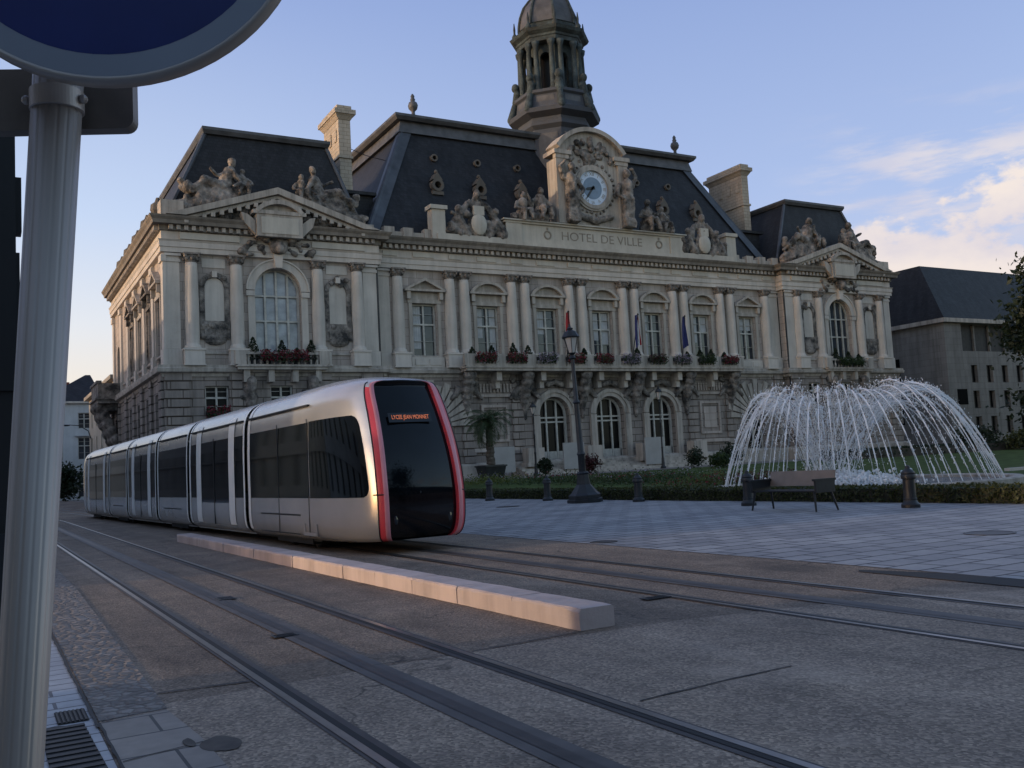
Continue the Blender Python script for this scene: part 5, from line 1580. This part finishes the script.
for j in range(NJ):
    a = 2*PI*j/NJ; p0 = Vector((FR*math.cos(a), FR*math.sin(a), .2)); inward = Vector((-math.cos(a),-math.sin(a),0))
    m = MB(); Hh = rg.uniform(2.6,3.25)
    off = inward*(FR*.46*rg.uniform(.93,1.05)) + wind*rg.uniform(.8,1.2)
    N_ = 44; pts = []; rad = []
    for k in range(N_+1):
        t = k/N_; q = 2*t-1
        z = .2+Hh*(1-q*q)
        p = p0 + off*(2*t) + wind*(t*t*.5); p.z = z
        sp_ = .02+.10*t*t
        p += Vector((rg.gauss(0,1),rg.gauss(0,1),rg.gauss(0,1)))*sp_*.16
        pts.append(p); rad.append(max(.005,(.014+.012*math.sin(PI*t))*rg.uniform(.3,1.7)))
    cut = int(N_*rg.uniform(.50,.62)); i = 0
    m.tube(pts[:cut]+pts[cut:], rad[:cut]+[.003]*(N_+1-cut), 4)
    i = cut
    while i < N_-1:                      # the falling half breaks up into strands and drops
        l = rg.randint(1,3); seg = pts[i:i+l+1]
        if len(seg) > 1: m.tube(seg, [.004]+[r_*.75 for r_ in rad[i:i+len(seg)-2]]+[.004] if len(seg) > 2 else [.008,.006], 4)
        i += l+1 if rg.random() < .4 else l
    for k in range(260):
        t = rg.uniform(.02,.5) if rg.random() < .3 else min(1, abs(rg.gauss(.68,.2))); q = 2*t-1
        p = p0+off*(2*t)+wind*(t*t*.5); p.z = .2+Hh*(1-q*q)
        p += Vector((rg.gauss(0,1),rg.gauss(0,1),rg.gauss(0,1)))*(.018+.15*t)
        if p.z < .18: continue
        r_ = rg.uniform(.005,.021); L = rg.uniform(1.0,2.4)
        c = [m.vert(p+Vector(d)) for d in ((r_,0,0),(0,r_,0),(-r_,0,0),(0,-r_,0),(0,0,r_*L),(0,0,-r_*L))]
        for (x,y) in ((0,1),(1,2),(2,3),(3,0)): m.f.append([c[x],c[y],c[4]]); m.f.append([c[y],c[x],c[5]])
    m.build('foam_jet', M['jet'], fo)
m = MB()
for k in range(2200):
    a = rg.uniform(0,2*PI); r_ = abs(rg.gauss(.9,.75)); c = (r_*math.cos(a)-.35, r_*math.sin(a)+.3, .18+abs(rg.gauss(0,.16))); m.ball(c, rg.uniform(.015,.07), None, None, 5, 3)
m.build('splash', M['jet'], fo)

# ------------------------------------------------------------------ garden
def bush(name, label, cat, x, y, r, h, mat, n, size, seed, group=None, z=None, stem=False):
    rg = random.Random(seed); z = gz(x,y) if z is None else z
    t = thing(name, label, cat, (x,y,z), 0, group); m = MB()
    if stem:
        s_ = MB(); s_.tube([(0,0,0),(.02,.01,h-r)],[.05,.03],6); s_.build('trunk', M['bark'], t)
        leafy(m, (0,0,h-r), r, r, r, n, size, rg)
    else:
        for k in range(5):
            a = rg.uniform(0,2*PI); leafy(m, (r*.4*math.cos(a), r*.4*math.sin(a), h*.5*rg.uniform(.8,1.1)), r*.75, r*.75, h*.5, n//5, size, rg, .3)
    m.build('crown' if stem else 'foliage', M[mat], t)
    return t
bush('topiary_ball', 'dark round clipped shrub between left bollard and tall lamp post', 'shrub', 30.46, 50, .52, 1.25, 'darkleaf', 900, .08, 1, stem=True)
bush('shrub', 'dark reddish leaved shrub just right of the tall lamp post', 'shrub', 33.95, 50, .62, 1.35, 'redleaf', 900, .09, 2)
bush('topiary_ball', 'dark round clipped shrub at the foot of the steps right of the doors', 'shrub', 44.05, 52, .75, 1.45, 'darkleaf', 1000, .09, 3)
bush('shrub', 'broad dark shrub close to the left edge of the fountain', 'shrub', 49.5, 54, 1.0, 1.7, 'darkleaf', 1100, .10, 4)
bush('shrub', 'leafy green shrub low in front of the fountain, left side', 'shrub', 42.0, 47, .9, 1.1, 'leaf', 900, .10, 5)
rg = random.Random(21)
mats_ = ['yellowgreen','leaf','hedge','leaf','leaf','yellowgreen','redleaf','hedge']
where = ['left end by the planter','behind the second bollard','behind the tall lamp post','left of the third bollard','right of the third bollard','near the pale stones','left of the fountain','just before the fountain']
kinds = ['yellow green','mid green','olive','tall green','leafy green','bright yellow green','dark red','grey green']
bed = [(24.5,46.5),(26.5,42.5),(28.0,40.0),(28.2,37.5),(31.0,38.5),(30.0,33.8),(30.5,31.0),(24.0,28.3)]
for i,(x,y) in enumerate(bed):
    t = thing('flower_bed', f'low {kinds[i]} planting in the garden behind the hedge, {where[i]}', 'flower bed', (x,y,gz(x,y)))
    m = MB()
    for k in range(1500):
        m.leaf((rg.gauss(0,1.3), rg.gauss(0,1.5), abs(rg.gauss(.16,.16))), .06, rg)
    nf = len(m.f)
    for k in range(90): m.leaf((rg.gauss(0,1.2), rg.gauss(0,1.4), .3+abs(rg.gauss(.08,.1))), .05, rg)
    o_ = m.build('foliage', M[mats_[i]], t); o_.data.materials.append(M[('lilac','redflower','lilac','redflower')[i%4]])
    for k in range(nf, len(o_.data.polygons)): o_.data.polygons[k].material_index = 1
# palm in a square planter
pt = thing('planter', 'dark square planter box holding the palm tree', 'planter', (27.73,52,gz(27.73,52)))
m = MB(); m.frustum((-.55,.55,-.55,.55),(-.7,.7,-.7,.7),0,.85); m.box(-.76,.76,-.76,.76,.85,.95); m.build('box', M['iron'], pt)
m = MB(); m.box(-.62,.62,-.62,.62,.951,.97); m.build('earth', M['soil'], pt)
pm = thing('palm_tree', 'palm tree with arching fronds growing in a planter beside the tram', 'palm tree', (27.73,52,gz(27.73,52)+.97))
m = MB(); rg = random.Random(8); pts=[]; rad=[]
for k in range(24): pts.append((.02*math.sin(k),.02*math.cos(k*1.3),k*.115)); rad.append(.27-.004*k+(.03 if k%2 else 0))
m.tube(pts, rad, 9); m.build('trunk', M['bark'], pm)
m = MB()
for k in range(64):
    a = rg.uniform(0,2*PI); e = rg.uniform(-.5,1.35); L = rg.uniform(1.5,2.1)
    d = Vector((math.cos(a),math.sin(a),0)); p = Vector((0,0,2.7)); prev = p.copy(); N_ = 11; el_ = e
    for i in range(N_):
        el_ -= .13+.05*rg.random(); st_ = (d*math.cos(el_)+Vector((0,0,math.sin(el_))))*(L/N_); q = p+st_
        sd_ = d.cross(Vector((0,0,1)))
        wl = .42*math.sin(PI*(i+1.2)/(N_+1.4))
        m.face([p-sd_*.012,p+sd_*.012,q+sd_*.010,q-sd_*.010])
        for s_ in (-1,1):
            for h_ in (0,.5):
                b_ = p.lerp(q,h_); tip = b_+sd_*s_*wl+st_.normalized()*wl*.55+Vector((0,0,-.10-.08*rg.random()))
                m.face([b_, b_+st_*.28, tip])
        p = q
m.build('fronds', M['palm'], pm)
# pale boards before the doors
for (x, y, h, lb) in ((37.2+2.1,60.2,1.6,'pale stone coloured board standing between left and middle doors'),(47.0,60.2,1.75,'pale stone coloured board standing between middle and right doors'),(33.4,60.6,1.5,'pale stone coloured board left of the left door')):
    t = thing('notice_board', lb, 'notice board', (x,y,gz(x,y)))
    m = MB(); m.box(-.95,.95,-.05,.05,.35,h+.75); m.build('board', M['board'], t)
    for sx in (-.7,.7):
        m = MB(); m.box(sx-.04,sx+.04,.05,.12,-.1,h); m.build('post', M['iron'], t)

# ------------------------------------------------------------------ things on the town hall balcony
def flag(label, x, z, ang, cols, y=60.9, furl=.32):
    t = thing('flag', label, 'flag', (44.5+x, y, z))
    p1 = Vector((ang*.55, -.9, 3.2))
    m = MB(); m.tube([(0,0,-.9), p1], .035, 6); m.ball(p1, .08); m.build('flagpole', M['iron'], t)
    n = len(cols)
    for i,(c,nm) in enumerate(cols):
        m = MB(); rows = []
        for k in range(13):
            f = k/12; a = p1.lerp(Vector((0,0,-.2)), .04+.12*f)
            r_ = []
            for q in range(7):
                u = (i+q/6)/n
                r_.append(Vector((p1.x*.9 + (u-.5)*(furl+.5*f*furl) , p1.y*.85+.10*math.sin(u*14+f*3), p1.z-.1-2.6*f+.25*u)))
            rows.append(r_)
        m.grid(rows); m.build('cloth', c, t, True)
fr_ = plain('flag red', (.30,.02,.025), .8, 0, .15); fb_ = plain('flag blue', (.015,.02,.10), .8, 0, .15); fw_ = plain('flag white', (.55,.54,.55), .8, 0, .08)
flag('furled red flag hanging on the left balcony window, left of the lamp lantern', -4.9, 9.7, -.3, [(fr_,'red')])
flag('furled blue white and red flag in the middle of the balcony', 1.3, 9.7, .5, [(fb_,'b'),(fw_,'w'),(fr_,'r')])
flag('furled dark blue flag at the right part of the balcony', 6.5, 9.7, -.2, [(fb_,'b')])
pos = ['leftmost on the central balcony','second from the left on the central balcony','third from the left on the central balcony','fourth from the left on the central balcony','beside the lamp lantern on the central balcony','between the tricolour and the blue flag','left of the close pair before the sixth window','left one of the close pair before the sixth window','right one of the close pair before the sixth window','rightmost on the central balcony']
def potted(label, x, y, z, h, seed, cat='potted shrub', r=.38, group='potted shrubs on the balconies'):
    t = thing('potted_shrub', label, cat, (x,y,z), 0, group); rg = random.Random(seed)
    m = MB(); m.lathe([(.2,0),(.28,.3),(.3,.34),(.24,.35)], n=10); m.build('pot', M['iron'], t)
    m = MB()
    for k in range(420):
        f = rg.random(); a = rg.uniform(0,2*PI); rr = r*(1-f**2.2)*rg.uniform(.5,1.05)+.03
        m.leaf((rr*math.cos(a), rr*math.sin(a), .32+f*h), .085, rg)
    m.build('foliage', M['darkleaf'], t)
for i,x in enumerate((-12.7,-11.05,-9.2,-7.88,-2.72,2.5,7.77,9.2,10.43,11.91)):
    potted('small dark conifer in a pot, '+pos[i], 44.5+x, 61.65, 8.845, (1.1,1.25,1.45,1.3,1.15,1.25,1.0,1.2,1.25,1.0)[i], 60+i)
pos2 = ['far left of the left pavilion balcony','second from the left on the left pavilion balcony','centre of the left pavilion balcony','fourth on the left pavilion balcony','right end of the left pavilion balcony']
for i,x in enumerate((-28.9,-28.0,-27.0,-26.0,-25.0)): potted('small dark conifer in a pot, '+pos2[i], 44.5+x, 61.4, 8.845, (1.5,.7,1.3,.8,1.35)[i], 80+i)
pos3 = ['left on the right pavilion balcony','middle of the right pavilion balcony','right on the right pavilion balcony']
for i,x in enumerate((25.5,27.2,28.6)): potted('small dark conifer in a pot, '+pos3[i], 44.5+x, 61.4, 8.845, (1.5,1.2,1.0)[i], 90+i)
def flowerbox(label, x, y, z, w_, mats, seed):
    t = thing('flower_box', label, 'flower box', (44.5+x,y,z), 0, 'flower boxes on the front of the town hall'); rg = random.Random(seed)
    m = MB(); m.box(-w_/2,w_/2,-.14,.14,0,.24); m.build('trough', M['iron'], t)
    m = MB()
    for k in range(int(170*w_)): m.leaf((rg.uniform(-w_/2,w_/2), max(-.4,min(.2,rg.gauss(-.08,.14))), .2+max(-.4,min(.3,rg.gauss(-.06,.18)))), .09, rg)
    nf = len(m.f)
    for k in range(int(230*w_)): m.leaf((rg.uniform(-w_/2,w_/2), max(-.4,min(.2,rg.gauss(-.14,.12))), .25+max(-.4,min(.32,rg.gauss(-.03,.2)))), .075, rg)
    o_ = m.build('foliage', M['leaf'], t); o_.data.materials.append(M[mats])
    for k in range(nf, len(o_.data.polygons)): o_.data.polygons[k].material_index = 1
fl = [(-11.9,'redflower','red flower box at the left end of the balcony rail'),(-9.3,'redflower','red flower box left of the third balcony window'),(-6.6,'lilac','pale lilac flower box under the third balcony window'),(-4.0,'redflower','dark red flower box below the furled red flag'),
      (-1.3,'redflower','red flower box under the middle balcony window, left half'),(1.3,'lilac','pale lilac flower box below the tricolour flag'),(4.0,'redleaf','dark leaved flower box under the fifth balcony window'),(6.6,'lilac','pale lilac flower box below the dark blue flag'),(9.3,'leaf','green flower box under the sixth balcony window'),(11.9,'redflower','red flower box at the right end of the balcony rail')]
for i,(x,mm_,lb) in enumerate(fl): flowerbox(lb, x, 60.95, 9.25, 1.7, mm_, 100+i)
flowerbox('red flower box on the left ground floor window of the left pavilion', -31.2, 61.55, 5.62, 1.5, 'redflower', 120)
flowerbox('red and green flower box along the left pavilion balcony', -27, 60.95, 9.2, 3.2, 'redflower', 121)
flowerbox('green flower box along the right pavilion balcony', 27, 60.95, 9.2, 3.2, 'leaf', 122)

# ------------------------------------------------------------------ neighbours
nb = thing('office_building', 'grey stone modern building with huge dark slate roof at the right', 'building', (91.2, 65, 0))
m = MB()
ops = []
for r_ in range(3):
    for k in range(9): ops.append((4.6+2.75*k, .55, 2.0+2.85*r_, 3.95+2.85*r_, False))
for r_ in range(4):
    z0 = (0,1.95+2.85*.0+2.55,4.8+2.55,7.65+2.55)[0] if r_ == 0 else None
def rows_wall(mb):
    mb.wall(0, 30, 0, 4.4, 0, .5, [o_ for o_ in ops if o_[2] < 2.5]); mb.wall(0, 30, 4.4, 7.25, 0, .5, [o_ for o_ in ops if 4 < o_[2] < 5.5]); mb.wall(0, 30, 7.25, 11.2, 0, .5, [o_ for o_ in ops if o_[2] > 7])
    mb.box(0,2.9,0,.5,11.2,14.3); mb.box(2.9,30,.8,1.2,11.2,14.3)
    for k in range(10): mb.box(3.2+2.75*k-.12,3.2+2.75*k+.12,.55,.8,11.2,14.3)
rows_wall(m); m.box(0,.5,.5,26,0,14.3); m.box(29.5,30,.5,26,0,14.3); m.box(0,30,25.5,26,0,14.3); m.box(.5,29.5,2,25,0,14.2)
m.build('wall', M['modern'], nb)
for o_ in ops:
    f = MB(); cx,hw,zb,zt,_ = o_; f.box(cx-hw,cx+hw,.3,.36,zb,zb+.08); f.box(cx-.03,cx+.03,.3,.36,zb,zt); wo = f.build('window', M['iron'], nb)
    g = MB(); g.face([(cx-hw,.38,zb),(cx+hw,.38,zb),(cx+hw,.38,zt),(cx-hw,.38,zt)]); g.build('pane', M['darkglass'], wo)
m = MB(); m.face([(2.9,.79,11.3),(30,.79,11.3),(30,.79,14.2),(2.9,.79,14.2)]); m.build('attic_window', plain('shaded attic glazing', (.035,.034,.034), .6, spec=.2), nb)
m = MB(); m.box(1.3,3.0,-.03,.3,5.3,7.0); m.box(-.04,.3,6,7,3.5,11); m.build('shade_box', M['void'], nb)  # near-black boxes proud of the wall; the shade of openings is in their colour
m = MB(); m.box(-.5,30.5,-.5,26.5,14.3,14.75); m.build('eaves', M['trim'], nb)
m = MB(); m.frustum((-.45,30.4,-.45,26.4),(.9,29,3.0,23),14.75,21.2); m.build('roof', M['slate'], nb)
hh = thing('white_house', 'white rendered house with dark steep roof at the far end of the street', 'house', (6.5, 130, 0))
m = MB(); m.wall(0,7.1,0,4.2,0,.4,[(5.0,.8,.3,3.0,False)]); m.wall(0,7.1,4.2,8.4,0,.4,[(5.0,.75,5.0,7.8,False),(1.8,.75,5.0,7.8,False)]); m.wall(0,7.1,8.4,12.1,0,.4,[(5.0,.7,8.9,10.9,False),(1.8,.7,8.9,10.9,False)]); m.box(0,.4,.4,10,0,12.1); m.box(6.7,7.1,.4,10,0,12.1); m.box(-.1,7.2,-.12,0,3.6,3.9); m.build('wall', M['render'], hh)
for (x,zb,zt,hw) in ((5,5,7.8,.75),(5,8.9,10.9,.7),(1.8,5,7.8,.75),(1.8,8.9,10.9,.7),(5.0,.3,3.0,.8)):
    f = rect_window(hw,zb,zt,.09); wo = f.build('window', M['frame'], hh, loc=(x,.15,0)); g = MB(); g.face([(-hw,.16,zb),(hw,.16,zb),(hw,.16,zt),(-hw,.16,zt)]); g.build('pane', M['glass'], wo)
m = MB(); m.box(3.9,6.1,-.35,0,7.95,8.15); m.prism_xz([(4.0,8.15),(6.0,8.15),(5.0,8.6)],-.25,0); m.build('window_pediment', M['render'], hh)
m = MB(); m.box(-.4,7.4,-.4,10.4,12.1,12.35); m.build('eaves', M['column'], hh)
m = MB(); m.frustum((-.4,7.4,-.4,10.4),(5.6,6.2,4.5,5.5),12.35,16.2); ro = m.build('roof', M['slate'], hh)
m = MB(); m.box(2.3,3.6,3,4.2,12.5,15.1); m.box(.6,1.8,3,4.2,12.5,15.9); m.build('chimney', M['brick'], ro)
ch_ = thing('cream_house', 'cream rendered building beyond the town hall along the street', 'house', (10.6, 90, 0))
m = MB(); mm_ = Matrix.Translation((0,24,0)) @ Matrix.Rotation(-PI/2,4,'Z'); m.M = mm_
hops = [(3+4.5*k,.6,zb,zb+2.1,False) for k in range(5) for zb in (4.6,)]
m.wall(0,24,0,7.2,0,.4,hops); m.wall(0,24,7.2,11.0,0,.4,[(a,b,7.8,9.9,e) for a,b,c,d,e in hops]); m.box(0,24,.4,10,0,10.9)
m.build('wall', M['cream'], ch_)
for a,b,c,d,e in hops:
    for zb in (4.6,7.8):
        f = MB(mm_ @ Matrix.Translation((a,.1,0))); src = rect_window(.6,zb,zb+2.1,.08); f.v = [f.M @ Vector(p) for p in src.v]; f.f = src.f; wo = f.build('window', M['frame'], ch_)
        g = MB(mm_ @ Matrix.Translation((a,.12,0))); g.face([(-.6,.16,zb),(.6,.16,zb),(.6,.16,zb+2.1),(-.6,.16,zb+2.1)]); g.build('pane', M['glass'], wo)
m = MB(mm_); m.box(-.3,24.2,-.5,10.3,11.0,11.35); m.frustum((-.2,24.2,-.3,10.2),(2,22,3,7),11.35,12.2); m.build('roof', M['chimney'], ch_)
# left side of the street: a terrace with a gap that lets the low sun through
def terrace(label, y0, y1, h, x=-11.5, mat='cream', dep=11, rot=0.0):
    t = thing('town_house', label, 'house', (x, y0, 0), rot); L = y1-y0
    mm = Matrix.Rotation(PI/2,4,'Z')      # front faces +x
    n = max(2,int(L/3.2)); m = MB(mm)
    fl_ = int((h-1)/3.4)
    for f_ in range(fl_):
        z0 = f_*h/fl_; z1 = (f_+1)*h/fl_
        m.wall(0,L,z0,z1,0,.4,[((k+.5)*L/n,.6,z0+.8,z1-.6,False) for k in range(n)])
    m.box(0,L,.4,dep,0,h); m.box(-.05,L+.05,-.25,0,3.3,3.5); m.build('wall', M[mat], t)
    for f_ in range(fl_):
        z0 = f_*h/fl_; z1 = (f_+1)*h/fl_
        for k in range(n):
            g = MB(mm); cx = (k+.5)*L/n; g.box(cx-.6,cx+.6,.25,.3,z0+.8,z1-.6); g.box(cx-.03,cx+.03,.2,.25,z0+.8,z1-.6); g.build('window', M['darkglass'], t)
    m = MB(mm); m.box(-.2,L+.2,-.5,dep+.4,h,h+.35); m.frustum((-.1,L+.1,-.3,dep+.2),(1.2,L-1.2,2.5,dep-2),h+.35,h+3.2); m.build('roof', M['slate'], t)
terrace('cream town house on the left side of the street, near the sign', -26, 9.4, 13.0)
gw_ = MB(); gw_.box(-12.0,-11.5,17.4,22.6,0,4.3); gw_.box(-12.1,-11.4,17.4,22.6,4.3,4.5)  # added out of view to keep the low sun off the tram's lower nose
tag(gw_.build('sun_block_wall', M['modern']), 'added high wall, out of view, cutting the low sun between the town houses on the left side of the street', 'wall')
terrace('grey town house on the left side of the street, across from the tram', 22.8, 44, 12.5, mat='render')
terrace('tall cream town house on the left side of the street, across from the town hall', 44.3, 72, 12.0)
terrace('stone town house on the left side of the street, far end', 72.3, 118, 11.0, mat='modern')
terrace('long cream town house on the left side of the street, beyond the white house', 118.3, 300, 12.0)
terrace('long stone town house across the side road behind the viewer', -45, 45, 13.0, x=75, mat='modern', rot=PI/2)
# van, far hedge and shrubs at the right
cv = thing('parked_car', 'pale car parked beyond the lawn at the right picture edge', 'car', (83.5, 50.5, 0), R(8))
m = MB(); rows=[]
for x, zt in ((-2.1,.75),(-2.0,.95),(-1.1,1.02),(-.5,1.55),(1.1,1.6),(1.9,1.15),(2.1,.9)):
    rows.append([(x,-.85,.3),(x,-.88,.8 if zt>.8 else zt),(x,-.70,zt),(x,.70,zt),(x,.88,.8 if zt>.8 else zt),(x,.85,.3)])
ids = m.grid(rows); m.f.append(ids[0]); m.f.append(ids[-1][::-1]); m.build('body', M['carwhite'], cv, auto=50)
m = MB(); m.box(-.75,.95,-.83,-.78,1.08,1.42); m.build('window', M['darkglass'], cv)
for x in (-1.35,1.35):
    m = MB(); m.M = Matrix.Translation((x,-.85,.33)) @ Matrix.Rotation(PI/2,4,'X'); m.lathe([(.1,-.08),(.33,-.08),(.33,.08),(.1,.08)],n=18); m.build('wheel', M['rubber'], cv)
bush('shrub', 'large dark shrub beyond the fountain at the right', 'shrub', 80.5, 55, 2.2, 2.4, 'darkleaf', 1800, .16, 30)
bush('shrub', 'olive shrub left of the pale car at the right', 'shrub', 72.5, 45, 1.8, 1.8, 'hedge', 1500, .14, 31)
bush('shrub', 'dark shrub row end behind the lawn at right', 'shrub', 66.0, 36.0, 1.6, 1.0, 'darkleaf', 1400, .13, 32)
fh = MB(); rg = random.Random(33); hedge_box(fh, 52, 80, 46.5, 47.8, .1, 1.15, 6500, .12, rg)
fh2 = thing('hedge', 'dark hedge across the lawn behind the fountain', 'hedge', (0,0,0)); fh.build('leaves', M['darkleaf'], fh2)
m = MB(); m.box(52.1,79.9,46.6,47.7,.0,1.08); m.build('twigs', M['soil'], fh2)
m = MB(); m.box(38.0,60,24.6,24.85,.0,.14); tag(m.build('garden_kerb', M['column']), 'pale stone kerb edging the lawn behind the fountain', 'kerb')
bush('bush', 'dark round bush at the far end of the street behind the tram', 'bush', 8.9, 122, 1.9, 4.6, 'darkleaf', 1800, .25, 34, z=0)
# trees -------------------------------------------------------------
def tree(label, x, y, h, cr_, seed, n=9000, size=.2, mat='darkleaf', tr=.3, clear=.3):
    t = thing('tree', label, 'tree', (x,y,0)); rg = random.Random(seed)
    m = MB(); pts=[]; p = Vector((0,0,0))
    for k in range(9): pts.append(p.copy()); p += Vector((rg.gauss(0,.06),rg.gauss(0,.06),h*.85/8))
    m.tube(pts,[tr*(1-k*.1) for k in range(9)],9)
    cl = []
    for k in range(40):
        i = rg.randint(1,8); b_ = pts[i]; a = rg.uniform(0,2*PI); f = i/8
        L = cr_*rg.uniform(.55,1.05)*(1.1-.55*max(0,f-.4))
        e = b_+Vector((math.cos(a)*L, math.sin(a)*L, h*rg.uniform(.04,.2)))
        if e.z < h*clear: e.z = h*clear+rg.uniform(0,1)
        mid = b_.lerp(e,.5)+Vector((0,0,.3)); m.tube([b_,mid,e],[tr*.35,tr*.22,tr*.08],5); cl.append(e); cl.append(mid)
    m.build('trunk', M['bark'], t)
    m = MB()
    for k in range(n):
        c = rg.choice(cl); r_ = cr_*.34
        d = Vector((rg.gauss(0,1),rg.gauss(0,1),rg.gauss(0,.75))); d = d*(r_*.6)
        m.leaf(c+d, size, rg)
    m.build('crown', M[mat], t)
tree('dark leafy tree cut off by the right picture edge before the grey building', 88.2, 47.5, 19.5, 5.6, 3, 36000, .30, clear=.2)
# trees behind the viewer, along the square (mirrored in the tram windscreen)
tree('broad tree on the near footway behind the viewer', -6, -16, 12, 4.2, 5, 5000, .26)
tree('tall tree by the side road behind the viewer', 15, -14, 13, 4.5, 6, 5000, .26)
# far lamp with curved arm
fl_ = thing('street_lamp', 'slender curved arm street lamp far down the street before the white house', 'street lamp', (10.6, 112, 0))
m = MB(); m.tube([(0,0,0),(0,0,6.6),(-.3,0,7.6),(-1.2,0,8.2),(-2.2,0,8.3)],[.09,.07,.06,.05,.04],6); m.build('pole', M['iron'], fl_)
m = MB(); m.ball((-2.5,0,8.25),.4,.15,.1); m.build('lamp_head', M['iron'], fl_)
